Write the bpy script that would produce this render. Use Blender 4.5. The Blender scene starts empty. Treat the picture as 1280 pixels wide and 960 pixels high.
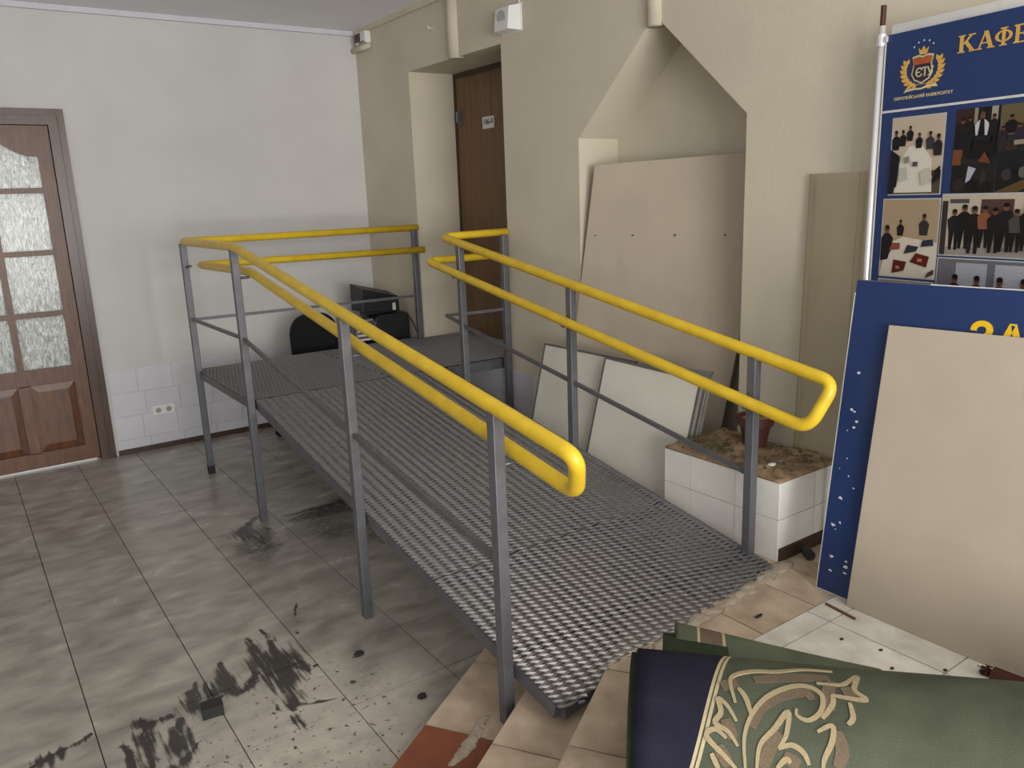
import bpy, bmesh, math, random
from mathutils import Vector, Matrix
random.seed(7)
S = bpy.context.scene
COL = S.collection
PI = math.pi

# ------------------------------------------------------------------ camera
cam_d = bpy.data.cameras.new('camera'); cam = bpy.data.objects.new('camera', cam_d); COL.objects.link(cam)
RX = Vector((0.815, -0.579, -0.036)); FW = Vector((0.557, 0.798, -0.230))
FW.normalize(); RX = (RX - FW * RX.dot(FW)).normalized(); UP = RX.cross(FW)
cam.matrix_world = Matrix(((RX.x, UP.x, -FW.x, 0), (RX.y, UP.y, -FW.y, 0), (RX.z, UP.z, -FW.z, 1.82), (0, 0, 0, 1)))
cam_d.sensor_fit = 'HORIZONTAL'; cam_d.sensor_width = 36; cam_d.lens = 36 * 998 / 1280
cam_d.clip_start = 0.02
S.camera = cam
# ------------------------------------------------------------------ world, lights, exposure
w = bpy.data.worlds.new('hall_daylight'); S.world = w; w.use_nodes = True
w.node_tree.nodes['Background'].inputs[0].default_value = (0.98, 0.98, 1.0, 1)
w.node_tree.nodes['Background'].inputs[1].default_value = 1.12
def area(name, loc, target, sx, sy, watts, col=(1, 1, 1)):
    d = bpy.data.lights.new(name, 'AREA'); d.shape = 'RECTANGLE'; d.size = sx; d.size_y = sy; d.energy = watts; d.color = col
    o = bpy.data.objects.new(name, d); COL.objects.link(o); o.location = loc
    o.rotation_euler = (Vector(target) - Vector(loc)).to_track_quat('-Z', 'Y').to_euler(); return o
area('hall_lamp_offscreen', (1.75, -0.9, 3.05), (2.1, 2.4, 0.4), 0.35, 0.35, 18, (1.0, 0.92, 0.78))
area('hall_window_offscreen', (0.2, -4.8, 1.5), (1.2, 6.0, 1.7), 5.0, 2.4, 520, (1.0, 0.975, 0.94))
S.view_settings.view_transform = 'Standard'; S.view_settings.look = 'None'
S.view_settings.gamma = 1; S.view_settings.use_curve_mapping = False
S.view_settings.exposure = -0.16

# ------------------------------------------------------------------ helpers
WL = {}
def lin(c):
    return tuple((x / 255 / 12.92) if x / 255 <= 0.04045 else ((x / 255 + 0.055) / 1.055) ** 2.4 for x in c)
def mat(name, rgb, rough=0.6, metal=0.0, var=0.12, scale=8.0, bump=0.0, bscale=60.0, rnd=0.0, stretch=None, spec=0.5, rgb2=None):
    """procedural material: noise-varied colour, optional bump, per-object tone"""
    m = bpy.data.materials.new(name); m.use_nodes = True
    nt = m.node_tree; b = nt.nodes['Principled BSDF']
    b.inputs['Roughness'].default_value = rough; b.inputs['Metallic'].default_value = metal
    b.inputs['Specular IOR Level'].default_value = spec
    c = lin(rgb)
    tc = nt.nodes.new('ShaderNodeTexCoord'); mp = nt.nodes.new('ShaderNodeMapping')
    nt.links.new(tc.outputs['Object'], mp.inputs[0])
    if stretch: mp.inputs['Scale'].default_value = stretch
    n = nt.nodes.new('ShaderNodeTexNoise'); n.inputs['Scale'].default_value = scale; n.inputs['Detail'].default_value = 6
    nt.links.new(mp.outputs[0], n.inputs['Vector'])
    r = nt.nodes.new('ShaderNodeValToRGB')
    c2 = lin(rgb2) if rgb2 else None
    r.color_ramp.elements[0].position = 0.3; r.color_ramp.elements[1].position = 0.7
    r.color_ramp.elements[0].color = (*(c2 or [x * (1 - var) for x in c]), 1)
    r.color_ramp.elements[1].color = (*(c if c2 else [min(1, x * (1 + var)) for x in c]), 1)
    nt.links.new(n.outputs['Fac'], r.inputs[0])
    out = r.outputs[0]
    if rnd:
        oi = nt.nodes.new('ShaderNodeObjectInfo'); mr = nt.nodes.new('ShaderNodeMapRange')
        mr.inputs['To Min'].default_value = 1 - rnd; mr.inputs['To Max'].default_value = 1 + rnd
        nt.links.new(oi.outputs['Random'], mr.inputs[0])
        h = nt.nodes.new('ShaderNodeHueSaturation'); nt.links.new(out, h.inputs['Color']); nt.links.new(mr.outputs[0], h.inputs['Value'])
        out = h.outputs[0]
    nt.links.new(out, b.inputs['Base Color'])
    if bump:
        n2 = nt.nodes.new('ShaderNodeTexNoise'); n2.inputs['Scale'].default_value = bscale; n2.inputs['Detail'].default_value = 4
        nt.links.new(mp.outputs[0], n2.inputs['Vector'])
        bp = nt.nodes.new('ShaderNodeBump'); bp.inputs['Strength'].default_value = bump; bp.inputs['Distance'].default_value = 0.01
        nt.links.new(n2.outputs['Fac'], bp.inputs['Height']); nt.links.new(bp.outputs[0], b.inputs['Normal'])
    return m
def tag(o, label, cat, group=None):
    o['label'] = label; o['category'] = cat
    if group: o['group'] = group
    return o
def thing(name, label, cat, loc=(0, 0, 0), group=None):
    o = bpy.data.objects.new(name, None); COL.objects.link(o); o.location = loc; o.empty_display_size = 0.1
    WL[o] = Vector(loc); return tag(o, label, cat, group)
def obj(name, bm, m, parent=None, smooth=False, bevel=0.0, struct=False, origin=None):
    """bm in world coordinates -> one mesh object"""
    bmesh.ops.recalc_face_normals(bm, faces=bm.faces[:])
    me = bpy.data.meshes.new(name); bm.to_mesh(me); bm.free()
    base = WL.get(parent, Vector()) if parent else Vector()
    if origin is None:
        xs = [v.co for v in me.vertices]
        lo = Vector([min(v[i] for v in xs) for i in range(3)]); hi = Vector([max(v[i] for v in xs) for i in range(3)])
        origin = Vector(((lo.x + hi.x) / 2, (lo.y + hi.y) / 2, lo.z))
    origin = Vector(origin)
    me.transform(Matrix.Translation(-origin))
    for mm in (m if isinstance(m, (list, tuple)) else [m]): me.materials.append(mm)
    if smooth:
        for p in me.polygons: p.use_smooth = True
    o = bpy.data.objects.new(name, me); COL.objects.link(o)
    if parent: o.parent = parent
    o.location = origin - base; WL[o] = origin
    if bevel:
        md = o.modifiers.new('bevel', 'BEVEL'); md.width = bevel; md.segments = 2; md.limit_method = 'ANGLE'
    if struct: o['kind'] = 'structure'
    return o
def B(): return bmesh.new()
def box(bm, x0, x1, y0, y1, z0, z1, mi=0):
    v = [bm.verts.new((x, y, z)) for z in (z0, z1) for y in (y0, y1) for x in (x0, x1)]
    for f in ((0, 2, 3, 1), (4, 5, 7, 6), (0, 1, 5, 4), (2, 6, 7, 3), (0, 4, 6, 2), (1, 3, 7, 5)):
        bm.faces.new([v[i] for i in f]).material_index = mi
    return bm
def hexa(bm, lo, hi, mi=0):
    """lo/hi: lists of equal-length 3d loops, joined as a closed prism"""
    n = len(lo); a = [bm.verts.new(p) for p in lo]; b = [bm.verts.new(p) for p in hi]
    bm.faces.new(a).material_index = mi; bm.faces.new(b[::-1]).material_index = mi
    for i in range(n):
        j = (i + 1) % n; bm.faces.new((a[i], b[i], b[j], a[j])).material_index = mi
    return bm
def prism_x(bm, yz, x0, x1): return hexa(bm, [(x0, y, z) for y, z in yz], [(x1, y, z) for y, z in yz])
def prism_y(bm, xz, y0, y1): return hexa(bm, [(x, y0, z) for x, z in xz], [(x, y1, z) for x, z in xz])
def prism_z(bm, xy, z0, z1): return hexa(bm, [(x, y, z0) for x, y in xy], [(x, y, z1) for x, y in xy])
def beam(bm, p0, p1, wd, ht, up=(0, 0, 1)):
    p0, p1 = Vector(p0), Vector(p1); d = (p1 - p0).normalized(); up = Vector(up)
    s = d.cross(up).normalized(); u = s.cross(d)
    L = lambda p: [p + s * a * wd / 2 + u * b * ht / 2 for a, b in ((-1, -1), (1, -1), (1, 1), (-1, 1))]
    return hexa(bm, L(p0), L(p1))
def fillet(pts, r, seg=6):
    pts = [Vector(p) for p in pts]; out = [pts[0]]
    for i in range(1, len(pts) - 1):
        p, a, b = pts[i], pts[i - 1], pts[i + 1]
        rr = min(r, (a - p).length * .48, (b - p).length * .48)
        q0 = p + (a - p).normalized() * rr; q1 = p + (b - p).normalized() * rr
        for k in range(seg + 1):
            t = k / seg; out.append(q0 * (1 - t) ** 2 + p * 2 * t * (1 - t) + q1 * t * t)
    out.append(pts[-1]); return out
def tube(bm, pts, r, n=12, cap=True):
    pts = [Vector(p) for p in pts]; rings = []; prev = None
    for i, p in enumerate(pts):
        t = (pts[min(i + 1, len(pts) - 1)] - pts[max(i - 1, 0)]).normalized()
        if prev is None:
            a = Vector((0, 0, 1)) if abs(t.z) < .9 else Vector((1, 0, 0)); s = t.cross(a).normalized()
        else: s = (prev - t * prev.dot(t)).normalized()
        prev = s; u = t.cross(s); rad = r[i] if isinstance(r, (list, tuple)) else r
        rings.append([bm.verts.new(p + (s * math.cos(2 * PI * k / n) + u * math.sin(2 * PI * k / n)) * rad) for k in range(n)])
    for a, b in zip(rings, rings[1:]):
        for k in range(n): bm.faces.new((a[k], a[(k + 1) % n], b[(k + 1) % n], b[k]))
    if cap: bm.faces.new(rings[0][::-1]); bm.faces.new(rings[-1])
    return bm
def lathe(bm, prof, c, n=24):
    c = Vector(c); rings = [[bm.verts.new(c + Vector((r * math.cos(2 * PI * k / n), r * math.sin(2 * PI * k / n), z))) for k in range(n)] for r, z in prof]
    for a, b in zip(rings, rings[1:]):
        for k in range(n): bm.faces.new((a[k], a[(k + 1) % n], b[(k + 1) % n], b[k]))
    bm.faces.new(rings[0][::-1]); bm.faces.new(rings[-1]); return bm
def clip(poly, nx, ny, d):
    """keep nx*x+ny*y <= d"""
    out = []
    for i, p in enumerate(poly):
        q = poly[(i + 1) % len(poly)]; a = nx * p[0] + ny * p[1] - d; b = nx * q[0] + ny * q[1] - d
        if a <= 0: out.append(p)
        if a * b < 0: t = a / (a - b); out.append((p[0] + (q[0] - p[0]) * t, p[1] + (q[1] - p[1]) * t))
    return out
def parea(p): return abs(sum(p[i][0] * p[(i + 1) % len(p)][1] - p[(i + 1) % len(p)][0] * p[i][1] for i in range(len(p)))) / 2
def text_mesh(txt, size, ext=0.0006, bold=0.0, shear=0.0, spacing=1.0, align='LEFT'):
    cu = bpy.data.curves.new('t', 'FONT'); cu.body = txt; cu.size = size; cu.extrude = ext; cu.offset = bold; cu.shear = shear
    cu.space_character = spacing; cu.align_x = align
    o = bpy.data.objects.new('t', cu); COL.objects.link(o)
    dg = bpy.context.evaluated_depsgraph_get(); me = bpy.data.meshes.new_from_object(o.evaluated_get(dg))
    bpy.data.objects.remove(o); return me
def text_obj(name, txt, m, parent, mtx, **k):
    me = text_mesh(txt, **k); me.name = name; me.materials.clear(); me.materials.append(m)
    bm = B(); bm.from_mesh(me); bm.transform(mtx); bpy.data.meshes.remove(me)
    return obj(name, bm, m, parent)
def frame_mtx(o, ex, ey):
    ex = Vector(ex).normalized(); ey = Vector(ey).normalized(); ez = ex.cross(ey); o = Vector(o)
    return Matrix(((ex.x, ey.x, ez.x, o.x), (ex.y, ey.y, ez.y, o.y), (ex.z, ey.z, ez.z, o.z), (0, 0, 0, 1)))

# ------------------------------------------------------------------ materials
M = {}
M['wall'] = mat('cream_painted_plaster', (205, 197, 178), 0.75, var=0.05, scale=2.5, bump=0.12, bscale=45)
M['wall_b'] = mat('offwhite_painted_plaster', (203, 202, 200), 0.75, var=0.05, scale=2.0, bump=0.12, bscale=45)
M['ceil'] = mat('ceiling_paint', (238, 238, 242), 0.85, var=0.03, scale=3)
M['cornice'] = mat('cornice_white', (205, 206, 214), 0.6, var=0.04)
M['grout'] = mat('dark_grout', (84, 79, 72), 0.9, var=0.15, scale=20)
M['walltile'] = mat('white_glazed_tile', (206, 207, 212), 0.22, var=0.05, scale=5, rnd=0.03, bump=0.03, bscale=12)
M['wallgrout'] = mat('light_grout', (176, 173, 168), 0.9)
M['plantile'] = mat('planter_white_tile', (240, 238, 231), 0.3, var=0.05, scale=12, rnd=0.03)
M['brownbase'] = mat('brown_skirting', (66, 46, 36), 0.5, var=0.2)
M['tan'] = mat('dusty_tan_tile', (210, 192, 168), 0.75, var=0.2, scale=7, bump=0.15, bscale=40, rnd=0.06, rgb2=(162, 142, 120))
M['red'] = mat('terracotta_red_tile', (146, 84, 58), 0.65, var=0.2, scale=6, rnd=0.05, rgb2=(116, 66, 46))
M['concrete'] = mat('stair_concrete', (120, 108, 96), 0.9, var=0.2, scale=15, bump=0.3)
M['yellow'] = mat('yellow_pvc_handrail', (232, 198, 52), 0.32, var=0.1, scale=14, rgb2=(216, 180, 42), bump=0.05, bscale=25)
M['steel'] = mat('grey_painted_steel', (106, 107, 111), 0.42, metal=0.35, var=0.12, scale=18)
M['mesh'] = mat('grey_expanded_steel', (132, 132, 135), 0.34, metal=0.7, var=0.12, scale=30)
M['foot'] = mat('blackened_steel', (34, 32, 32), 0.7)
M['door_wood'] = mat('varnished_wood', (108, 64, 30), 0.38, var=0.3, scale=9, stretch=(6, 6, 0.7), rgb2=(66, 35, 16))
M['door_dark'] = mat('dark_varnished_wood', (80, 47, 26), 0.3, var=0.3, scale=9, stretch=(6, 6, 0.7), rgb2=(48, 27, 15))
M['office_door'] = mat('brown_door_veneer', (124, 94, 66), 0.5, var=0.12, scale=6, stretch=(5, 5, 0.4), rgb2=(106, 78, 54))
M['jamb'] = mat('dark_jamb', (70, 48, 34), 0.5)
M['gyp'] = mat('gypsum_board_paper', (190, 178, 160), 0.85, var=0.06, scale=3, bump=0.06, bscale=90)
M['gypcore'] = mat('gypsum_core', (222, 218, 206), 0.9)
M['blue'] = mat('navy_print_panel', (32, 55, 104), 0.42, var=0.06, scale=2.5)
M['chip'] = mat('chipped_white', (225, 225, 222), 0.7)
M['whiteplastic'] = mat('white_plastic', (226, 226, 224), 0.35, var=0.03)
M['edging'] = mat('white_edging', (214, 214, 212), 0.45)
M['chrome'] = mat('chrome_tube', (235, 235, 236), 0.3, metal=0.45, var=0.03)
M['maroon'] = mat('maroon_plastic', (70, 24, 22), 0.45, var=0.2, scale=30)
M['gold'] = mat('gold_print', (216, 172, 84), 0.45, var=0.15, scale=90)
M['gold2'] = mat('pale_gold_print', (214, 200, 150), 0.5)
M['orange'] = mat('orange_print', (176, 86, 44), 0.5)
M['purple'] = mat('dark_violet_print', (46, 38, 66), 0.5)
M['yel_print'] = mat('yellow_print', (240, 196, 30), 0.45, var=0.05)
M['black'] = mat('black_plastic', (26, 27, 31), 0.45, var=0.2, scale=20)
M['fabric'] = mat('black_upholstery', (14, 14, 15), 0.95, var=0.2, scale=60, bump=0.2, bscale=300)
M['paper'] = mat('paper', (206, 204, 198), 0.8)
M['boardwhite'] = mat('pale_laminate', (222, 220, 208), 0.5, var=0.05, scale=4)
M['alu'] = mat('aluminium_edge', (150, 150, 150), 0.4, metal=0.6)
M['darkframe'] = mat('dark_grey_frame', (112, 110, 107), 0.5, metal=0.3)
M['soil'] = mat('dry_soil', (182, 156, 124), 0.95, var=0.3, scale=16, bump=0.6, bscale=60, rgb2=(112, 92, 70))
M['leaf'] = mat('dry_leaf', (96, 92, 60), 0.9, var=0.4, scale=20)
M['terracotta'] = mat('brown_pot', (84, 48, 36), 0.6, var=0.2, scale=12)
M['mortar'] = mat('grey_mortar', (176, 164, 146), 0.95, var=0.2, scale=22, bump=0.6, bscale=70)
M['soot'] = mat('black_scrap', (44, 43, 42), 0.7, var=0.2, scale=20)
M['speaker_grey'] = mat('grey_grille', (176, 176, 176), 0.6, var=.1, scale=200)
M['desk'] = mat('desk_laminate', (120, 96, 72), 0.5)
M['wood'] = mat('raw_wood', (120, 84, 58), 0.7, var=0.2, stretch=(3, 3, 3))

def print_mat():
    m = bpy.data.materials.new('photo_print'); m.use_nodes = True; nt = m.node_tree; b = nt.nodes['Principled BSDF']
    a = nt.nodes.new('ShaderNodeVertexColor'); a.layer_name = 'Col'
    n = nt.nodes.new('ShaderNodeTexNoise'); n.inputs['Scale'].default_value = 70
    h = nt.nodes.new('ShaderNodeMix'); h.data_type = 'RGBA'; h.blend_type = 'OVERLAY'; h.inputs[0].default_value = 0.2
    nt.links.new(a.outputs[0], h.inputs[6]); nt.links.new(n.outputs['Fac'], h.inputs[7]); nt.links.new(h.outputs[2], b.inputs['Base Color'])
    b.inputs['Roughness'].default_value = 0.35; return m
M['print'] = print_mat()

def floor_mat():
    """beige marbled ceramic with soot stains of their own shape, placed in world coordinates"""
    m = bpy.data.materials.new('marbled_floor_tile'); m.use_nodes = True; nt = m.node_tree; N = nt.nodes.new; L = nt.links.new
    b = nt.nodes['Principled BSDF']; geo = N('ShaderNodeNewGeometry'); pos = geo.outputs['Position']
    def noise(sc, det=6, stretch=None, dist=0.0):
        n = N('ShaderNodeTexNoise'); n.inputs['Scale'].default_value = sc; n.inputs['Detail'].default_value = det; n.inputs['Distortion'].default_value = dist
        if stretch:
            mp = N('ShaderNodeMapping'); mp.inputs['Scale'].default_value = stretch; L(pos, mp.inputs[0]); L(mp.outputs[0], n.inputs['Vector'])
        else: L(pos, n.inputs['Vector'])
        return n
    n1 = noise(5.0, 8, (1.0, 1.7, 1), 0.3)
    r = N('ShaderNodeValToRGB'); e = r.color_ramp.elements
    e[0].position = 0.32; e[0].color = (*lin((140, 135, 126)), 1); e[1].position = 0.68; e[1].color = (*lin((182, 177, 167)), 1)
    L(n1.outputs['Fac'], r.inputs[0])
    oi = N('ShaderNodeObjectInfo'); mr = N('ShaderNodeMapRange'); mr.inputs['To Min'].default_value = 0.93; mr.inputs['To Max'].default_value = 1.06
    L(oi.outputs['Random'], mr.inputs[0]); h = N('ShaderNodeHueSaturation'); L(r.outputs[0], h.inputs['Color']); L(mr.outputs[0], h.inputs['Value'])
    col = h.outputs[0]
    # wobbled position
    nw = noise(9, 5); sub = N('ShaderNodeVectorMath'); sub.operation = 'SUBTRACT'; L(nw.outputs['Color'], sub.inputs[0]); sub.inputs[1].default_value = (.5, .5, .5)
    sc = N('ShaderNodeVectorMath'); sc.operation = 'SCALE'; L(sub.outputs[0], sc.inputs[0]); sc.inputs['Scale'].default_value = 0.09
    add = N('ShaderNodeVectorMath'); add.operation = 'ADD'; L(pos, add.inputs[0]); L(sc.outputs[0], add.inputs[1]); wp = add.outputs[0]
    skn = noise(1.0, 3, (55, 5, 1))
    skm = N('ShaderNodeMapRange'); skm.inputs['From Min'].default_value = .3; skm.inputs['From Max'].default_value = .7; skm.inputs['To Min'].default_value = -.75; skm.inputs['To Max'].default_value = .75; L(skn.outputs['Fac'], skm.inputs[0])
    def capsule(p0, p1, rad, soft, amt, src, streak=False):
        a = Vector((*p0, 0)); d = Vector((*p1, 0)) - a
        s1 = N('ShaderNodeVectorMath'); s1.operation = 'SUBTRACT'; L(src, s1.inputs[0]); s1.inputs[1].default_value = a
        dt = N('ShaderNodeVectorMath'); dt.operation = 'DOT_PRODUCT'; L(s1.outputs[0], dt.inputs[0]); dt.inputs[1].default_value = d / max(d.length_squared, 1e-6)
        cl = N('ShaderNodeClamp'); L(dt.outputs['Value'], cl.inputs[0])
        s2 = N('ShaderNodeVectorMath'); s2.operation = 'SCALE'; s2.inputs[0].default_value = d; L(cl.outputs[0], s2.inputs['Scale'])
        s3 = N('ShaderNodeVectorMath'); s3.operation = 'DISTANCE'; L(s1.outputs[0], s3.inputs[0]); L(s2.outputs[0], s3.inputs[1])
        tp = N('ShaderNodeMapRange'); tp.interpolation_type = 'SMOOTHSTEP'
        # taper: radius shrinks along the streak
        rd = N('ShaderNodeMapRange'); rd.inputs['To Min'].default_value = rad; rd.inputs['To Max'].default_value = rad * 0.25; L(cl.outputs[0], rd.inputs[0])
        q = N('ShaderNodeMath'); q.operation = 'DIVIDE'; L(s3.outputs['Value'], q.inputs[0]); L(rd.outputs[0], q.inputs[1])
        if streak:
            q2 = N('ShaderNodeMath'); L(q.outputs[0], q2.inputs[0]); L(skm.outputs[0], q2.inputs[1]); q = q2
        tp.inputs['From Min'].default_value = 1 - soft; tp.inputs['From Max'].default_value = 1 + soft
        tp.inputs['To Min'].default_value = amt; tp.inputs['To Max'].default_value = 0; L(q.outputs[0], tp.inputs[0])
        return tp.outputs[0]
    def blend(lst):
        o = lst[0]
        for x in lst[1:]:
            mx = N('ShaderNodeMath'); mx.operation = 'MAXIMUM'; L(o, mx.inputs[0]); L(x, mx.inputs[1]); o = mx.outputs[0]
        return o
    # pale cement dust near the steps
    dust = blend([capsule((0.75, 2.25), (1.2, 2.55), 0.42, 0.9, 0.6, wp), capsule((0.85, 2.6), (1.05, 2.9), 0.28, 0.9, 0.45, wp)])
    nd = noise(14, 8); mm = N('ShaderNodeMath'); mm.operation = 'MULTIPLY'; L(dust, mm.inputs[0]); L(nd.outputs['Fac'], mm.inputs[1])
    m2 = N('ShaderNodeMath'); m2.operation = 'MULTIPLY'; L(mm.outputs[0], m2.inputs[0]); m2.inputs[1].default_value = 2.3; m2.use_clamp = True
    mx = N('ShaderNodeMix'); mx.data_type = 'RGBA'; L(m2.outputs[0], mx.inputs[0]); L(col, mx.inputs[6]); mx.inputs[7].default_value = (*lin((212, 206, 193)), 1); col = mx.outputs[2]
    st = [((.50, 2.87), (.535, 3.02), .05), ((.56, 2.88), (.58, 3.0), .03), ((.50, 2.86), (.61, 2.88), .035), ((.63, 2.90), (.655, 3.10), .05), ((.63, 2.90), (.70, 2.84), .05),
          ((.69, 2.86), (.79, 2.95), .028), ((.79, 3.00), (.815, 3.22), .045), ((.80, 3.0), (.75, 2.93), .03), ((.875, 3.0), (.885, 3.26), .03), ((.86, 2.97), (.80, 2.62), .085), ((.90, 2.90), (.93, 2.80), .04),
          ((.80, 2.64), (.95, 2.58), .014), ((.765, 2.63), (.72, 2.76), .012), ((.78, 2.56), (.80, 2.47), .022), ((.345, 2.86), (.43, 2.87), .03), ((.315, 2.80), (.30, 2.62), .045), ((.32, 2.90), (.30, 2.78), .025),
          ((.41, 2.66), (.43, 2.83), .045), ((.36, 2.56), (.47, 2.66), .03), ((.26, 2.62), (.24, 2.80), .03),
          ((.02, 2.88), (.16, 2.93), .035), ((.02, 2.88), (-.12, 2.84), .018), ((1.16, 4.38), (1.20, 4.15), .06), ((1.16, 4.42), (1.34, 4.62), .035), ((1.0, 3.12), (1.12, 3.50), .010)]
    soot = [capsule(a, c, r_, .55, .96, wp, r_ > .02) for a, c, r_ in st]
    # big swept film patch under the ramp, softer
    film = [capsule((1.16, 4.16), (1.27, 4.36), .12, .35, .8, wp), capsule((1.14, 4.40), (1.36, 4.62), .045, .5, .95, wp), capsule((1.87, 4.40), (1.46, 4.38), .16, .4, .85, wp), capsule((1.90, 4.46), (1.44, 4.47), .05, .5, 1.0, wp),
            capsule((1.55, 4.2), (1.78, 3.72), .17, .6, .55, wp), capsule((1.12, 4.0), (1.3, 4.1), .05, .6, .6, wp)]
    sh = noise(26, 5, (1, 3, 1)); ms = N('ShaderNodeMapRange'); ms.inputs['From Min'].default_value = .25; ms.inputs['From Max'].default_value = .55
    L(sh.outputs['Fac'], ms.inputs[0])
    fm = N('ShaderNodeMath'); fm.operation = 'MULTIPLY'; L(blend(film), fm.inputs[0]); L(ms.outputs[0], fm.inputs[1])
    sp = noise(38, 3); sm = N('ShaderNodeMapRange'); sm.inputs['From Min'].default_value = .62; sm.inputs['From Max'].default_value = .69; L(sp.outputs['Fac'], sm.inputs[0])
    zone = capsule((.75, 2.4), (1.05, 2.75), .5, .7, .9, pos); zs = N('ShaderNodeMath'); zs.operation = 'MULTIPLY'; L(zone, zs.inputs[0]); L(sm.outputs[0], zs.inputs[1])
    s_all = blend([blend(soot), fm.outputs[0], zs.outputs[0]])
    mx = N('ShaderNodeMix'); mx.data_type = 'RGBA'; L(s_all, mx.inputs[0]); L(col, mx.inputs[6]); mx.inputs[7].default_value = (*lin((50, 47, 44)), 1)
    L(mx.outputs[2], b.inputs['Base Color'])
    ro = N('ShaderNodeMapRange'); ro.inputs['To Min'].default_value = .14; ro.inputs['To Max'].default_value = .34; L(n1.outputs['Fac'], ro.inputs[0])
    L(ro.outputs[0], b.inputs['Roughness']); return m
M['floor'] = floor_mat()
M['white_floor'] = mat('marbled_white_tile', (240, 238, 230), 0.4, var=0.1, scale=9, rgb2=(204, 199, 187), rnd=0.04, bump=0.03)

def pane_mat():
    m = bpy.data.materials.new('rain_pattern_glass'); m.use_nodes = True; nt = m.node_tree; N = nt.nodes.new; L = nt.links.new
    b = nt.nodes['Principled BSDF']; out = nt.nodes['Material Output']
    tc = N('ShaderNodeTexCoord'); mp = N('ShaderNodeMapping'); mp.inputs['Scale'].default_value = (120, 120, 22); L(tc.outputs['Object'], mp.inputs[0])
    n = N('ShaderNodeTexNoise'); n.inputs['Scale'].default_value = 1.0; n.inputs['Detail'].default_value = 3; n.inputs['Distortion'].default_value = 1.2; L(mp.outputs[0], n.inputs['Vector'])
    r = N('ShaderNodeValToRGB'); r.color_ramp.elements[0].position = .36; r.color_ramp.elements[0].color = (.36, .37, .34, 1)
    r.color_ramp.elements[1].position = .6; r.color_ramp.elements[1].color = (.86, .88, .84, 1); L(n.outputs['Fac'], r.inputs[0])
    t = N('ShaderNodeBsdfTranslucent'); L(r.outputs[0], t.inputs[0])
    bp = N('ShaderNodeBump'); bp.inputs['Strength'].default_value = .5; bp.inputs['Distance'].default_value = .004; L(n.outputs['Fac'], bp.inputs['Height'])
    g = N('ShaderNodeBsdfGlossy'); g.inputs['Roughness'].default_value = .15; L(bp.outputs[0], g.inputs['Normal'])
    mx = N('ShaderNodeMixShader'); mx.inputs[0].default_value = .06; L(t.outputs[0], mx.inputs[1]); L(g.outputs[0], mx.inputs[2])
    L(mx.outputs[0], out.inputs[0]); return m
M['pane'] = pane_mat()
def acrylic_mat():
    m = bpy.data.materials.new('clear_acrylic'); m.use_nodes = True; nt = m.node_tree; N = nt.nodes.new; L = nt.links.new
    out = nt.nodes['Material Output']
    t = N('ShaderNodeBsdfTransparent'); t.inputs[0].default_value = (.99, .98, .95, 1)
    g = N('ShaderNodeBsdfGlossy'); g.inputs['Roughness'].default_value = .08; g.inputs[0].default_value = (.8, .8, .8, 1)
    d = N('ShaderNodeBsdfDiffuse'); d.inputs[0].default_value = (.5, .47, .4, 1)
    n = N('ShaderNodeTexNoise'); n.inputs['Scale'].default_value = 6
    m0 = N('ShaderNodeMixShader'); m0.inputs[0].default_value = .025; L(t.outputs[0], m0.inputs[1]); L(d.outputs[0], m0.inputs[2])
    f = N('ShaderNodeFresnel'); f.inputs[0].default_value = 1.22
    mx = N('ShaderNodeMixShader'); L(f.outputs[0], mx.inputs[0]); L(m0.outputs[0], mx.inputs[1]); L(g.outputs[0], mx.inputs[2]); L(mx.outputs[0], out.inputs[0]); return m
M['acrylic'] = acrylic_mat()

# ------------------------------------------------------------------ setting: floor
ZC, YB, XR = 3.17, 6.48, 3.07     # ceiling, back wall, right wall
ZL = 0.28                          # landing height
DS = Vector((math.cos(math.radians(32.5)), math.sin(math.radians(32.5))))   # direction of the step edges
NS = Vector((-DS.y, DS.x))                                                   # downhill
E3 = NS.dot(Vector((1.172, 1.521))); E2 = NS.dot(Vector((1.05, 1.754))); E1 = NS.dot(Vector((0.907, 2.022)))
floor = obj('floor', box(B(), -3.2, 3.5, 0.2, 8.2, -0.10, -0.010), M['grout'], struct=True)
def tile_grid(parent, name, x0, y0, size, nx, ny, z, th, m, clips=(), gap=0.004, ex=Vector((1, 0)), o=Vector((0, 0)), skip=None):
    ey = Vector((-ex.y, ex.x)); full = None
    for i in nx:
        for j in ny:
            a, b_ = x0 + i * size, y0 + j * size
            loc = [(a + gap / 2, b_ + gap / 2), (a + size - gap / 2, b_ + gap / 2), (a + size - gap / 2, b_ + size - gap / 2), (a + gap / 2, b_ + size - gap / 2)]
            p = [tuple(o + ex * u + ey * v) for u, v in loc]; q = p
            for c in clips:
                q = clip(q, *c)
                if len(q) < 3: break
            if len(q) < 3 or parea(q) < 4e-4: continue
            cx = sum(v[0] for v in p) / 4; cy = sum(v[1] for v in p) / 4
            mm = m(cx, cy) if callable(m) else m
            if mm is None: continue
            if q == p and full is not None and full.materials[0] == mm:
                ob = bpy.data.objects.new(name, full); COL.objects.link(ob); ob.parent = parent
                ob.location = Vector((cx, cy, z - th)) - WL[parent]; WL[ob] = Vector((cx, cy, z - th))
            else:
                ob = obj(name, prism_z(B(), q, z - th, z), mm, parent, bevel=0.0, origin=(cx, cy, z - th))
                if q == p: full = ob.data
wall_clip = [(0, 1, YB - 0.002), (-1, 0, 2.598), (1, 0, XR - 0.002), (NS.x * -1, NS.y * -1, -(E1 + 0.012))]
tile_grid(floor, 'floor_tile', 0.175, 2.905, 0.4, range(-6, 8), range(-7, 9), 0.0, 0.012, M['floor'], wall_clip, gap=0.004)
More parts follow.
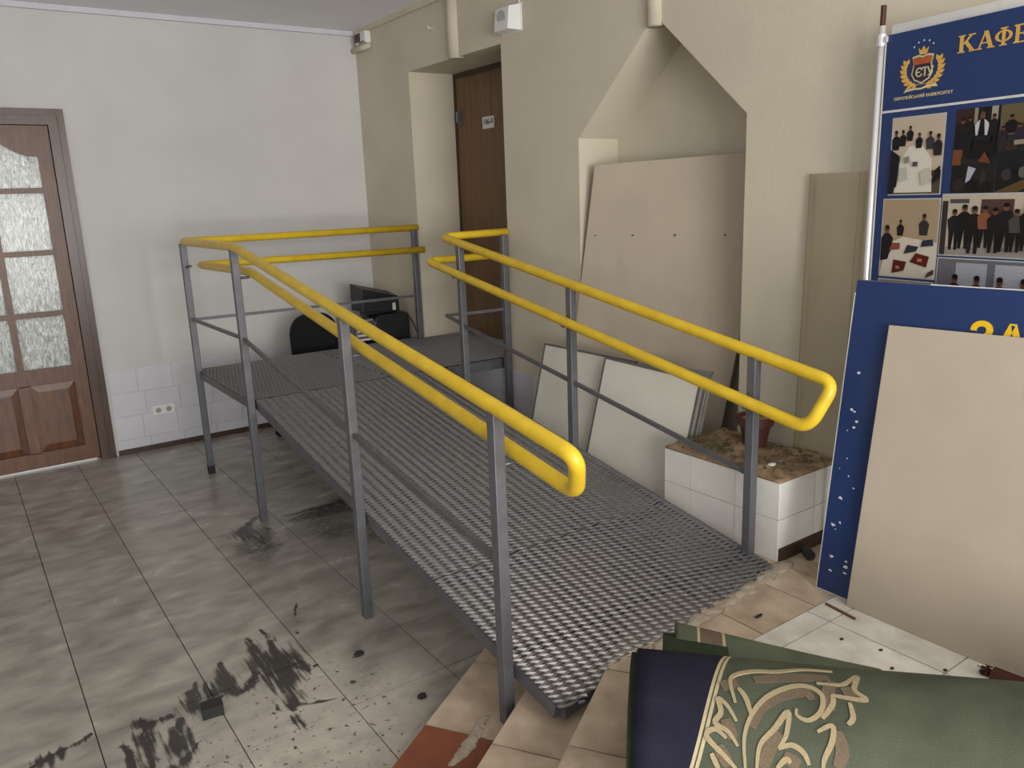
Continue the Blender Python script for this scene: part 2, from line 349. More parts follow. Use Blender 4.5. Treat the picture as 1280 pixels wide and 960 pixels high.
obj('floor_beyond_door', box(B(), -0.6, 1.2, YB, 8.1, -0.0101, 0.0), M['white_floor'], floor)
# steps and landing
def strip(lo, hi, x_lim=2.652):
    """convex plan polygon between two offsets along the step normal"""
    p = [(-3.2, -2.5), (XR, -2.5), (XR, 6), (-3.2, 6)]
    p = clip(p, NS.x, NS.y, hi)
    if lo is not None: p = clip(p, -NS.x, -NS.y, -lo)
    return p
steps = []
for k, (lo, hi, zt) in enumerate(((E2 - .05, E1, .0933), (E3 - .05, E2, .1867))):
    p = clip(strip(lo, hi), 1, 0, 2.652)
    steps.append(obj('stair_step', prism_z(B(), p, -0.009, zt - .010), M['concrete'], struct=True))
bm = B(); prism_z(bm, clip(strip(None, E3), 0, 1, 1.910), 0, ZL - .010)
prism_z(bm, clip(clip(clip(strip(None, E3), 1, 0, 2.652), 0, -1, -1.910), 0, 1, 6), 0, ZL - .0101)
landing = obj('landing', bm, M['concrete'], struct=True)
for k, (st_, lo, hi, zt) in enumerate(((steps[0], E2, E1, .0933), (steps[1], E3, E2, .1867))):
    cl = [(1, 0, 2.652), (NS.x, NS.y, hi), (-NS.x, -NS.y, -(lo + .002))]
    o0 = Vector((0.907, 2.022)) if k == 0 else Vector((1.05, 1.754))
    e = DS.copy(); off = o0
    mfun = (lambda cx, cy: M['red'] if Vector((cx, cy)).dot(DS) < 1.90 else M['tan']) if k == 0 else M['tan']
    tile_grid(st_, 'step_tile', 0.20 - 0.10 * k, -0.40, 0.40, range(-7, 7), (0,), zt, .012, mfun, cl, gap=.006, ex=e, o=off)
# tan nosing row on the landing, then tan and white tiles laid square
cl = [(1, 0, 1.90), (NS.x, NS.y, E3), (-NS.x, -NS.y, -(E3 - .30))]
tile_grid(landing, 'nosing_tile', 0.08, -0.40, 0.40, range(-7, 4), (0,), ZL, .012, M['tan'], cl, gap=.006, ex=DS.copy(), o=Vector((1.172, 1.521)))
cl = [(-1, 0, -1.905), (NS.x, NS.y, E3), (0, -1, -1.590), (1, 0, 2.650)]
tile_grid(landing, 'landing_tile', 2.15, 1.590, 0.31, range(-2, 4), range(0, 6), ZL, .012, M['tan'], cl, gap=.005)
cl = [(-1, 0, -2.655), (1, 0, XR - .002), (0, 1, 1.908), (0, -1, -1.590)]
tile_grid(landing, 'landing_tile', 2.15, 1.590, 0.31, range(1, 4), range(0, 6), ZL, .012, M['tan'], cl, gap=.005)
cl = [(0, 1, 1.588), (1, 0, XR - .002), (NS.x, NS.y, E3 - .304), ]
tile_grid(landing, 'landing_tile', 2.405, 1.495, 0.412, range(-5, 3), range(-4, 2), ZL, .012, M['white_floor'], cl, gap=.005)

# ------------------------------------------------------------------ walls, ceiling
ceiling = obj('ceiling', box(B(), -3.2, 3.6, -2.0, 6.7, ZC, ZC + .12), M['ceil'], struct=True)
DX0, DX1, DZ1 = -0.10, 0.76, 2.42       # glazed door opening
bm = B(); box(bm, -3.2, DX0, YB, YB + .16, -.05, ZC + .02); box(bm, DX1, 3.6, YB, YB + .16, -.05, ZC + .02); box(bm, DX0, DX1, YB, YB + .16, DZ1, ZC + .02)
wall_back = obj('wall_back', bm, M['wall_b'], struct=True)
obj('wall_left_added', box(B(), -2.76, -2.6, 0.6, YB, -.05, ZC + .02), M['wall_b'], struct=True)  # unseen wall, added to keep daylight off faces turned to the left
bm = B(); D0, D1, DT = 4.385, 5.60, 2.745; NB = XR + .30
prism_x(bm, [(D1, -.05), (6.55, -.05), (6.55, ZC + .02), (D1, ZC + .02)], XR, 3.62)
prism_x(bm, [(D0, DT), (D1, DT), (D1, ZC + .02), (D0, ZC + .02)], XR, 3.62)
prism_x(bm, [(D0, -.05), (D1, -.05), (D1, .69), (D0, .69)], XR, 3.62)
prism_x(bm, [(3.645, -.05), (D0, -.05), (D0, ZC + .02), (3.645, ZC + .02)], XR, 3.62)
prism_x(bm, [(3.645, 2.12), (3.645, ZC + .02), (3.096, ZC + .02), (3.096, 2.62)], XR, 3.62)
prism_x(bm, [(3.096, 2.62), (3.096, ZC + .02), (3.0, ZC + .02), (3.0, 2.62)], XR, 3.62)
prism_x(bm, [(3.0, 2.62), (3.0, ZC + .02), (2.467, ZC + .02), (2.467, 2.142)], XR, 3.62)
prism_x(bm, [(-2.0, -.05), (2.467, -.05), (2.467, ZC + .02), (-2.0, ZC + .02)], XR, 3.62)
prism_x(bm, [(2.46, -.05), (3.65, -.05), (3.65, 2.7), (2.46, 2.7)], NB, 3.62)
wall_right = obj('wall_right', bm, M['wall'], struct=True)
bm = B(); beam(bm, (-3.2, YB - .014, ZC - .018), (XR, YB - .014, ZC - .018), .028, .036); obj('trim_1', bm, M['cornice'], struct=True)
bm = B(); beam(bm, (XR - .014, -2.0, ZC - .018), (XR - .014, YB - .03, ZC - .018), .028, .036); obj('trim_2', bm, M['wall'], struct=True)
bm = B(); tube(bm, [(XR + .012, 4.935, DT - .004), (XR + .012, 4.935, ZC)], .055, 16); obj('trim_3', bm, M['wall'], struct=True, smooth=True)
bm = B(); tube(bm, [(XR + .012, 3.048, 2.61), (XR + .012, 3.048, ZC)], .048, 16); obj('trim_4', bm, M['wall'], struct=True, smooth=True)
bm = B(); box(bm, 0.86, XR, YB - .014, YB, 0, .040); obj('baseboard_back', bm, M['brownbase'], struct=True)
bm = B(); box(bm, XR - .014, XR, 5.0, YB - .014, 0, .040); obj('baseboard_right', bm, M['brownbase'], struct=True)
# glazed wall tiles
rows = [(.041, .1125), (.114, .2925), (.294, .4725), (.474, .655)]
for r_, (z0, z1) in enumerate(rows):
    x = 0.865; nxt = 1.06 + (0.04 if r_ % 2 == 0 else 0.0)
    while x < XR - .02:
        x1 = min(nxt, XR - .012)
        obj('wall_tile', box(B(), x, x1 - .0018, YB - .008, YB + .001, z0, z1), M['walltile'], wall_back); x = nxt; nxt += 0.25
    for (a, b_) in ((3.65, 4.38), (4.39, YB - .01)):
        y = a
        while y < b_ - .02:
            y1 = min(y + .25, b_); obj('wall_tile', box(B(), XR - .008, XR + .001, y, y1 - .0018, z0, z1), M['walltile'], wall_right); y = y1
# loose plastic film on the tile beside the door is part of the wall's glaze: left as gloss

# ------------------------------------------------------------------ glazed wooden door (back wall)
door1 = thing('door_1', 'x', 'x', (0.33, YB, 0)); del door1['label']; del door1['category']; door1['kind'] = 'structure'
bm = B()
for x0, x1 in ((DX1 - .02, DX1 + .045), (DX0 - .045, DX0 + .02)):
    box(bm, x0, x1, YB - .020, YB + .10, 0, DZ1 + .045)
box(bm, DX0 - .045, DX1 + .045, YB - .0201, YB + .10, DZ1 - .02, DZ1 + .045)
for x0, x1 in ((DX1 + .040, DX1 + .080), (DX0 - .080, DX0 - .040)):
    box(bm, x0, x1, YB - .032, YB + .002, 0, DZ1 + .083)
box(bm, DX0 - .080, DX1 + .080, YB - .0321, YB + .002, DZ1 + .042, DZ1 + .083)
for x0, x1 in ((DX1 - .040, DX1 - .019), (DX0 + .019, DX0 + .040)): box(bm, x0, x1, YB + .0535, YB + .0995, 0, DZ1 - .02)
box(bm, DX0 + .019, DX1 - .019, YB + .0536, YB + .0994, DZ1 - .042, DZ1 - .019)
obj('door_frame', bm, M['door_dark'], door1)
YL0, YL1 = YB + .012, YB + .052      # leaf thickness
lx0, lx1 = DX0 + .022, DX1 - .024    # leaf
leaf_z0, leaf_z1 = .018, DZ1 - .024
cxl = (lx0 + lx1) / 2
bm = B()
box(bm, lx0, lx0 + .085, YL0, YL1, leaf_z0, leaf_z1); box(bm, lx1 - .085, lx1, YL0, YL1, leaf_z0, leaf_z1)
box(bm, lx0 + .08, lx1 - .08, YL0 + .0005, YL1, leaf_z0, .13); box(bm, lx0 + .08, lx1 - .08, YL0 + .0005, YL1, .62, .735)
def arch(x):   # underside of the shaped top rail
    t = abs(x - cxl) / (lx1 - .085 - cxl); t = min(1, t)
    return 2.195 + .125 * (0.5 + 0.5 * math.cos(PI * min(1, t / .88)))
NA = 24
xs = [lx0 + .08 + (lx1 - lx0 - .16) * i / NA for i in range(NA + 1)]
for a, b_ in zip(xs, xs[1:]):
    prism_y(bm, [(a, arch(a)), (b_, arch(b_)), (b_, leaf_z1), (a, leaf_z1)], YL0 + .0005, YL1)
obj('leaf_frame', bm, M['door_wood'], door1)
bm = B(); box(bm, cxl - .021, cxl + .021, YL0 + .004, YL1 - .004, .73, 1.97); obj('muntin', bm, M['door_wood'], door1)
for z in (1.119, 1.545, 1.968):
    obj('muntin', box(B(), lx0 + .08, lx1 - .08, YL0 + .003, YL1 - .003, z - .018, z + .018), M['door_wood'], door1)
obj('lower_stile', box(B(), cxl - .035, cxl + .035, YL0 + .0005, YL1, .125, .625), M['door_wood'], door1)
for x0, x1 in ((lx0 + .083, cxl - .033), (cxl + .033, lx1 - .083)):
    bm = B(); box(bm, x0, x1, YL0 + .018, YL1 - .004, .125, .625)
    hexa(bm, [(x0 + .004, YL0 + .018, .13), (x1 - .004, YL0 + .018, .13), (x1 - .004, YL0 + .018, .62), (x0 + .004, YL0 + .018, .62)],
         [(x0 + .05, YL0 + .012, .18), (x1 - .05, YL0 + .012, .18), (x1 - .05, YL0 + .012, .57), (x0 + .05, YL0 + .012, .57)])
    obj('wood_panel', bm, M['door_wood'], door1)
    for z0, z1 in ((.735, 1.101), (1.137, 1.527), (1.563, 1.95)):
        obj('pane', box(B(), x0 + (-.0 if x0 < cxl else -.012), x1 + (.012 if x0 < cxl else 0), YL0 + .018, YL0 + .023, z0, z1), M['pane'], door1)
bm = B()
for a, b_ in zip(xs, xs[1:]):
    prism_y(bm, [(a, 1.986), (b_, 1.986), (b_, arch(b_) + .004), (a, arch(a) + .004)], YL0 + .018, YL0 + .023)
bmesh.ops.remove_doubles(bm, verts=bm.verts[:], dist=1e-5)
obj('pane', bm, M['pane'], door1)
bm = B()
for z in (.35, 1.25, 2.1): tube(bm, [(lx1 + .006, YL0 - .004, z - .045), (lx1 + .006, YL0 - .004, z + .045)], .008, 8)
obj('hinge', bm, M['jamb'], door1)

# ------------------------------------------------------------------ office door in the recess
door2 = thing('door_2', 'x', 'x', (XR + .39, 5.0, .715)); del door2['label']; del door2['category']; door2['kind'] = 'structure'
XD = XR + .39
bm = B(); box(bm, XD, XD + .04, D0 +   .03, D1 - .03, .70, DT - .04); obj('door_leaf', bm, M['office_door'], door2)
bm = B(); box(bm, XD - .006, XD + .06, D0 + .001, D0 + .03, .691, DT - .001); box(bm, XD - .006, XD + .06, D1 - .028, D1 - .001, .691, DT - .001); box(bm, XD - .006, XD + .06, D0 + .03, D1 - .03, DT - .04, DT - .001)
obj('door_jamb', bm, M['jamb'], door2)
bm = B(); box(bm, XD - .010, XD - .002, D1 - .10, D1 - .05, 2.36, 2.48); tube(bm, [(XD - .03, D1 - .075, 2.38), (XD - .03, D1 - .075, 2.46)], .010, 8); obj('lock', bm, M['steel'], door2)
# number plate: centre seen at (611,152)
py_, pz_ = 5.132, 2.350
plate = obj('number_plate', box(B(), XD - .006, XD + .001, py_ - .075, py_ + .075, pz_ - .042, pz_ + .042), M['whiteplastic'], door2)
text_obj('plate_text', '106-А', M['black'], plate, frame_mtx((XD - .0065, py_ + .062, pz_ - .012), (0, -1, 0), (0, 0, 1)), size=.052, bold=.0010)

# ------------------------------------------------------------------ the ramp
XLp, XRp = 1.303, 2.58
YF, ZP, SL = 4.48, 0.730, 0.168
YA = 5.58
def zr(y): return ZP - SL * (YF - y) if y < YF else ZP
ramp = thing('wheelchair_ramp', 'grey steel wheelchair ramp with expanded mesh deck and yellow double handrails', 'ramp', (1.95, 3.6, 0))
def topL(y): return 1.602 - .1640 * (4.46 - y) if y < 4.46 else 1.602
def lowL(y): return 1.462 - .1720 * (4.456 - y) if y < 4.456 else 1.462
def topR(y): return 1.582 - .1700 * (4.40 - y) if y < 4.40 else 1.582
def lowR(y): return 1.432 - .1770 * (4.50 - y) if y < 4.50 else 1.432
def midL(y): return 1.095 - .166 * (4.48 - y) if y < 4.48 else 1.095
def midR(y): return 1.085 - .174 * (4.43 - y) if y < 4.43 else 1.085
RP = .0245
# posts
def post(x, y, z0, z1, black=False):
    p = obj('post', box(B(), x - .02, x + .02, y - .02, y + .02, z0, z1), M['steel'], ramp, bevel=.003)
    if black: obj('scorched_foot', box(B(), x - .0212, x + .0212, y - .0212, y + .0212, 0, .06), M['foot'], p)
    return p
pA = post(XLp, YA, 0, topL(YA) - .012, True); pB = post(XLp, 4.475, 0, topL(4.475) - .012); pC = post(XLp, 3.065, 0, topL(3.065) - .012); pD = post(XLp, 1.965, .0933, topL(1.965) - .012)
pE = post(XRp, 2.0, ZL - .02, topR(2.0) - .012); pF = post(XRp, 3.145, 0, topR(3.145) - .012); pG = post(XRp, 4.20, 0, topR(4.20) - .012); pH = post(3.035, 4.385, 0, 1.570); pI = post(3.02, YA, 0, topL(YA) - .012)
# brackets of the lower handrail
XLi, XRi = XLp + .072, XRp - .062
for p, x, y, zf, xi in ((pB, XLp, 4.475, lowL, XLi), (pC, XLp, 3.065, lowL, XLi), (pD, XLp, 1.965, lowL, XLi), (pE, XRp, 2.0, lowR, XRi), (pF, XRp, 3.145, lowR, XRi), (pG, XRp, 4.20, lowR, XRi)):
    z = zf(y); tx = x + (.02 if xi > x else -.02)
    bm = B(); tube(bm, fillet([(tx, y, z - .032), (xi, y, z - .032), (xi, y, z - .01)], .012, 4), .0075, 8); obj('rail_bracket', bm, M['steel'], p, smooth=True)
for p, x in ((pA, XLp), (pI, 3.02)):
    bm = B(); tube(bm, [(x, YA - .02, 1.435), (x + .02, YA - .07, 1.445)], .0075, 8); obj('rail_bracket', bm, M['steel'], p)
# handrails
def rail(path, r): return obj('handrail', tube(B(), fillet(path, r, 7), RP, 14), M['yellow'], ramp, smooth=True)
yE, yEl = 1.575, 1.665
rail([(3.055, YA, 1.602), (XLp, YA, 1.602), (XLp, 4.46, 1.602), (XLp, yE, topL(yE)), (XLi, yEl, lowL(yEl)), (XLi, 4.45, 1.462), (XLi, YA - .075, 1.448), (3.06, YA - .075, 1.435)], .062)
yE, yEl = 1.640, 1.700
rail([(3.062, 4.385, 1.588), (XRp, 4.40, 1.582), (XRp, yE, topR(yE)), (XRi, yEl, lowR(yEl)), (XRi, 4.50, 1.432), (3.05, 4.475, 1.432)], .062)
# grey knee rails
def knee(path): 
    bm = B()
    for a, b_ in zip(path, path[1:]): beam(bm, a, b_, .018, .018)
    return obj('knee_rail', bm, M['steel'], ramp)
knee([(3.02, YA, 1.075), (XLp, YA, 1.085)]); knee([(XLp, YA, 1.09), (XLp, 4.475, 1.095)]); knee([(XLp, 4.475, 1.095), (XLp, 3.065, midL(3.065))]); knee([(XLp, 3.065, midL(3.065)), (XLp, 1.965, midL(1.965))])
knee([(3.035, 4.385, 1.08), (XRp, 4.40, 1.085), (XRp, 4.20, midR(4.20))]); knee([(XRp, 4.20, midR(4.20)), (XRp, 3.145, midR(3.145))]); knee([(XRp, 3.145, midR(3.145)), (XRp, 2.0, midR(2.0))])
# frame beams (angle iron) of platform and ramp
FX0, FX1 = 1.345, 2.605            # ramp frame
PX1 = 3.055
Ynl, Ynr = 1.72, 1.90              # near end, cut at an angle
def fb(p0, p1, wd=.03, ht=.045): return obj('frame_beam', beam(B(), p0, p1, wd, ht), M['steel'], ramp)
hz = .026
fb((FX0, YF, ZP - hz), (FX0, Ynl + .02, zr(Ynl + .02) - hz)); fb((FX1 - .015, YF, ZP - hz), (FX1 - .015, Ynr + .02, zr(Ynr + .02) - hz))
fb((XLp + .02, YF + .015, ZP - hz), (PX1, YF + .015, ZP - hz)); fb((XLp + .02, YA + .055, ZP - hz), (PX1, YA + .055, ZP - hz))
fb((XLp + .015, YF, ZP - hz), (XLp + .015, YA + .07, ZP - hz)); fb((PX1 - .015, YF, ZP - hz), (PX1 - .015, YA + .07, ZP - hz))
for y in (3.8, 3.15, 2.48, 2.03): fb((FX0, y, zr(y) - hz - .004), (FX1 - .02, y, zr(y) - hz - .004), .03, .035)
fb((FX0 + .01, Ynl + .015, zr(Ynl) - hz - .004), (FX1 - .02, Ynr + .015, zr(Ynr) - hz - .004), .03, .035)
for x in (1.76, 2.18): fb((x, YF, ZP - hz - .006), (x, 1.93, zr(1.93) - hz - .006), .03, .03)
fb((XLp + .03, 5.05, ZP - hz), (PX1, 5.05, ZP - hz), .03, .035)
obj('platform_angle', beam(B(), (FX1, YF - .012, ZP - .035), (PX1, YF - .012, ZP - .035), .006, .07), M['steel'], ramp)
# expanded mesh
def expanded(name, along, a0, a1, c0, c1, pos, cut=None, lwd=.090, half=.0120, tilt=34, sw=.0088, th=.0022, flip=1):
    """zig-zag strands; 'along' rows repeat from a0..a1, each row runs c0..c1; pos(a, c, up)->world"""
    bm = B(); nrow = int((a1 - a0) / half)
    def section(tl):
        ct, stt = math.cos(math.radians(tl)), math.sin(math.radians(tl))
        return [(u * ct - v * stt, (u * stt + v * ct) * flip) for u, v in ((-sw / 2, -th / 2), (sw / 2, -th / 2), (sw / 2, th / 2), (-sw / 2, th / 2))]
    sec_bond, sec_mid = section(tilt - 24), section(tilt + 10)
    nseg = int((c1 - c0) / (lwd / 4))
    for r in range(nrow + 1):
        base = a0 + r * half; ph = r % 2; prev = None
        for k in range(nseg + 1):
            c = c0 + k * lwd / 4; q = (k + (2 if ph else 0)) % 4
            off = (-1, -.75, 1, .75)[q] if False else {0: -1, 1: 0, 2: 1, 3: 0}[q]
            off = max(-.72, min(.72, off * 1.4)) if q in (1, 3) else off * .72
            a = base + off * half * .5
            if cut and a < cut(c): prev = None; continue
            ring = [bm.verts.new(pos(a + da, c, dz + sw * .25)) for da, dz in (sec_bond if q in (0, 2) else sec_mid)]
            if prev:
                for i in range(4): bm.faces.new((prev[i], prev[(i + 1) % 4], ring[(i + 1) % 4], ring[i]))
            prev = ring
    o = obj(name, bm, M['mesh'], ramp); o['kind'] = 'stuff'; return o
rp = lambda a, c, u: (c, a, zr(a) + u)
expanded('mesh_sheet', 'y', 2.497, YF - .005, FX0 - .012, FX1 + .01, rp)
expanded('mesh_sheet', 'y', 1.66, 2.478, FX0 - .012, FX1 + .01, rp, cut=lambda c: Ynl + (Ynr - Ynl) * (c - FX0) / (FX1 - FX0) - .02 + .012 * math.sin(c * 61))
pp = lambda a, c, u: (a, c, ZP + u)
expanded('mesh_sheet', 'x', XLp + .012, 2.19, YF + .002, YA + .075, pp, tilt=40, flip=1, sw=.0105)
expanded('mesh_sheet', 'x', 2.203, PX1 - .005, YF + .002, YA + .075, pp, tilt=40, flip=1, sw=.0105)
expanded('mesh_sheet', 'x', PX1 + .008, XR + .375, D0 + .025, D1 - .012, pp, tilt=40, flip=1, sw=.0105)
for y in (4.45, 5.53): fb((PX1 + .002, y, ZP - hz + .002), (XR + .375, y, ZP - hz + .002), .03, .034)
# mortar bedded along the lower end of the ramp
random.seed(3)
bm = B()
for i in range(46):
    t = i / 45; x = 1.78 + (2.66 - 1.78) * t; y = Ynl + (Ynr - Ynl) * (x - FX0) / (FX1 - FX0) - .028 + random.uniform(-.018, .015)
    g = bmesh.ops.create_icosphere(bm, subdivisions=2, radius=1.0)
    sx, sy, sz = random.uniform(.022, .055), random.uniform(.012, .034), random.uniform(.003, .010)
    for v in g['verts']:
        v.co = Vector((x + v.co.x * sx * random.uniform(.8, 1.2), y + v.co.y * sy * random.uniform(.8, 1.2), ZL + .001 + max(-.001, v.co.z * sz)))
mo = tag(obj('mortar_bead', bm, M['mortar'], smooth=True), 'rough grey mortar smeared on tan tiles along the lower end of the ramp', 'mortar'); mo['kind'] = 'stuff'

# ------------------------------------------------------------------ planter
PXa, PYa, PYb, PZt = 2.656, 1.912, 2.555, .643
planter = thing('tiled_planter', 'low white tiled planter box filled with dry soil beside the ramp', 'planter', (2.86, 2.23, 0))
obj('planter_body', box(B(), PXa + .008, XR - .002, PYa + .008, PYb, 0.0, PZt - .012), M['wallgrout'], planter)
ys = [PYa, 2.098, 2.390 - .02, PYb]; zs = [ZL + .0, .468, PZt - .006]
for a, b_ in zip((1.912, 2.14, 2.395), (2.137, 2.392, PYb)):
    for c, d in ((.005, .275), (.278, .463), (.466, PZt - .008)):
        obj('planter_tile', box(B(), PXa, PXa + .010, a, b_, c, d), M['plantile'], planter)
for a, b_ in ((PXa + .0105, 2.90), (2.903, XR - .003)):
    for c, d in ((ZL + .055, .463), (.466, PZt - .008)):
        obj('planter_tile', box(B(), a, b_, PYa - .001, PYa + .009, c, d), M['plantile'], planter)
obj('planter_skirting', box(B(), PXa + .012, XR - .003, PYa - .012, PYa + .004, ZL + .001, ZL + .052), M['brownbase'], planter)
# soil surface, lumpy
bm = B(); NXs, NYs = 22, 32; rr = random.Random(5); g = []
for j in range(NYs + 1):
    row = []
    for i in range(NXs + 1):
        x = PXa - .002 + (XR - .003 - PXa) * i / NXs; y = PYa - .003 + (PYb - PYa) * j / NYs
        e = 0 if i in (0, NXs) or j in (0, NYs) else 1
        row.append(bm.verts.new((x, y, PZt - .006 + (rr.uniform(0, .012) + .010 * math.sin(x * 19) * math.sin(y * 13)) * e)))
    g.append(row)
for j in range(NYs):
    for i in range(NXs): bm.faces.new((g[j][i], g[j][i + 1], g[j + 1][i + 1], g[j + 1][i]))
ex = bmesh.ops.extrude_face_region(bm, geom=bm.faces[:])
for v in [q for q in ex['geom'] if isinstance(q, bmesh.types.BMVert)]: v.co.z = PZt - .016
obj('soil', bm, M['soil'], planter, smooth=True)
bm = B()
for i in range(420):
    x, y = rr.uniform(PXa + .02, XR - .03), rr.uniform(PYa + .02, PYb - .02)
    if rr.random() < .45: x, y = rr.gauss(2.80, .05), rr.gauss(2.38, .08)
    if not (PXa + .01 < x < XR - .02 and PYa + .01 < y < PYb - .01): continue
    a = rr.uniform(0, 6.28); l = rr.uniform(.004, .014); wv = l * .45; z = PZt + rr.uniform(.004, .012)
    d = Vector((math.cos(a), math.sin(a), rr.uniform(-.3, .3))) * l; s = Vector((-math.sin(a), math.cos(a), rr.uniform(-.4, .4))) * wv; c = Vector((x, y, z))
    hexa(bm, [c - d, c - s, c + d, c + s], [q + Vector((0, 0, .0012)) for q in (c - d, c - s, c + d, c + s)])
lv = obj('leaf_litter', bm, M['leaf'], planter); lv['kind'] = 'stuff'
pot = thing('flower_pot', 'small dark brown flower pot standing on the planter soil', 'pot', (2.945, 2.265, PZt))
pc = (2.945, 2.265, PZt + .0105)
obj('pot_body', lathe(B(), [(.052, 0), (.070, .10), (.066, .10), (.066, .092), (.0, .09)][:4] + [(.002, .092)], pc), M['terracotta'], pot, smooth=False)
obj('pot_rim', lathe(B(), [(.069, .095), (.082, .097), (.084, .138), (.074, .138), (.072, .10), (.069, .097)], pc), M['terracotta'], pot)
obj('pot_soil', lathe(B(), [(.071, .105), (.069, .118), (.03, .122)], pc), M['soil'], pot)
bm = B(); g = bmesh.ops.create_icosphere(bm, subdivisions=2, radius=1)
for v in g['verts']: v.co = Vector((2.765 + v.co.x * .026, 2.035 + v.co.y * .014, PZt + .011 + v.co.z * .007))
tag(obj('pebble', bm, M['chip'], smooth=True), 'small white flat pebble lying on the planter soil', 'pebble')

# ------------------------------------------------------------------ leaning sheets by the right wall
def sheet(name, label, cat, b0, b1, t0, t1, th, m, group=None, edge=None, normal=None):
    """sheet with front face b0 b1 t1 t0 (bottom/top, first/second side); thickness goes away from the room"""
    b0, b1, t0, t1 = map(Vector, (b0, b1, t0, t1))
    n = (b1 - b0).cross(t0 - b0).normalized()
    if n.x < 0: n = -n
    return n, hexa(B(), [b0, b1, t1, t0], [q + n * th for q in (b0, b1, t1, t0)])
n, bm = sheet('', '', '', (2.955, 3.785, .0), (3.12, 2.745, .0), (3.110, 3.555, 1.97), (3.338, 2.49, 1.985), .0125, None)
tag(obj('gypsum_board', bm, M['gyp'], bevel=.002), 'tall beige gypsum board leaning inside the pointed wall niche', 'board')
def framed(label, b0, b1, t0, t1, th=.016, mm='boardwhite', frame='darkframe', fw=.012):
    b0, b1, t0, t1 = map(Vector, (b0, b1, t0, t1)); n = (b1 - b0).cross(t0 - b0).normalized()
    if n.x < 0: n = -n
    t = thing('framed_panel', label, 'panel', ((b0 + b1) / 2).to_tuple(), 'framed panels leaning behind the ramp')
    obj('panel_face', hexa(B(), [b0 + n * .002, b1 + n * .002, t1 + n * .002, t0 + n * .002], [q + n * (th - .002) for q in (b0, b1, t1, t0)]), M[mm], t)
    u = (b1 - b0).normalized(); v = (t0 - b0).normalized()
    for p, q, ax in ((b0, t0, u), (b1, t1, -u), (b0, b1, v), (t0, t1, -v)):
        obj('edge_strip', hexa(B(), [p, q, q + ax * fw, p + ax * fw], [k + n * th for k in (p, q, q + ax * fw, p + ax * fw)]), M[frame], t)
    return t
framed('pale framed panel leaning nearest to the brown office door', (2.665, 3.80, 0), (2.672, 3.02, 0), (2.905, 3.80, .940), (2.915, 3.02, .940))
framed('pale framed panel at the front, leaning beside the planter', (2.605, 3.215, 0), (2.650, 2.568, 0), (2.868, 3.215, .945), (2.918, 2.568, .915))
for k in range(3):
    d = (.040, .066, .086)[k]
    framed(('pale panel of the leaning stack right behind the front framed panel', 'pale panel in the middle of the leaning stack beside the planter', 'pale panel at the back of the leaning stack next to the tall gypsum board')[k], (2.605 + d * .9 + .012, 3.0, 0), (2.66 + d, 2.57 + .006 * k, 0), (2.868 + d * .8 + .02, 3.0, .93), (2.925 + d, 2.57 + .006 * k, .915 + .012 * k), .014, 'boardwhite', 'alu', .016)
# acrylic sheet against the right wall on the planter
ac = thing('acrylic_sheet', 'clear acrylic sheet with pale edges leaning against the wall behind the planter', 'sheet', (3.03, 1.99, PZt))
za, zb = PZt + .006, 1.862
obj('sheet_face', hexa(B(), [(3.030, 1.86, za), (3.030, 2.115, za), (3.058, 2.115, zb), (3.058, 1.86, zb)], [(3.036, 1.86, za), (3.036, 2.115, za), (3.064, 2.115, zb), (3.064, 1.86, zb)]), M['acrylic'], ac)
for y in (2.115, 1.885):
    obj('edge_profile', hexa(B(), [(3.024, y - .03, za), (3.024, y, za), (3.052, y, zb), (3.052, y - .03, zb)], [(3.0295, y - .03, za), (3.0295, y, za), (3.0575, y, zb), (3.0575, y - .03, zb)]), M['acrylic'], ac)

# ------------------------------------------------------------------ front gypsum board and blue panel
n, bm = sheet('', '', '', (2.548, 1.522, ZL), (2.548, .34, ZL), (2.690, 1.516, 1.326), (2.694, .34, 1.345), .0125, None)
tag(obj('gypsum_board', bm, M['gyp'], bevel=.003), 'beige gypsum board leaning in front of the blue panel with yellow letters', 'board')
bp0 = Vector((2.585, 1.672, ZL + .002)); bt0 = Vector((2.733, 1.672, 1.470)); bp1 = Vector((2.585, .45, ZL + .002)); bt1 = Vector((2.735, .45, 1.478))
bpan = thing('blue_panel', 'scratched blue panel with yellow letters leaning behind the front gypsum board', 'panel', (2.6, 1.06, ZL))
n = (bp1 - bp0).cross(bt0 - bp0).normalized(); n = n if n.x > 0 else -n
obj('panel_face', hexa(B(), [bp0, bp1, bt1, bt0], [q + n * .014 for q in (bp0, bp1, bt1, bt0)]), M['blue'], bpan)
vup = (bt0 - bp0).normalized(); uu = Vector((0, -1, 0))
def on_blue(u, v, lift=.0008): return bp0 + uu * u + vup * v - n * lift
def strip3(p0, p1, wv, th=.002):
    return hexa(B(), [p0, p1, p1 + wv, p0 + wv], [q - n * th for q in (p0, p1, p1 + wv, p0 + wv)])
H_ = (bt0 - bp0).length
obj('edge_strip', hexa(B(), [bp0 - uu * .004, bp0, bp0 + vup * (H_ - .045), bp0 - uu * .004 + vup * (H_ - .045)], [q + n * .015 for q in (bp0 - uu * .004, bp0, bp0 + vup * (H_ - .045), bp0 - uu * .004 + vup * (H_ - .045))]), M['edging'], bpan)
obj('edge_strip', hexa(B(), [bt0 + uu * .27, bt1, bt1 + vup * .004, bt0 + uu * .27 + vup * .004], [q + n * .015 for q in (bt0 + uu * .27, bt1, bt1 + vup * .004, bt0 + uu * .27 + vup * .004)]), M['edging'], bpan)
obj('edge_strip', hexa(B(), [bt0, bt0 + uu * .27, bt0 + uu * .27 + vup * .003, bt0 + vup * .003], [q + n * .015 for q in (bt0, bt0 + uu * .27, bt0 + uu * .27 + vup * .003, bt0 + vup * .003)]), M['darkframe'], bpan)
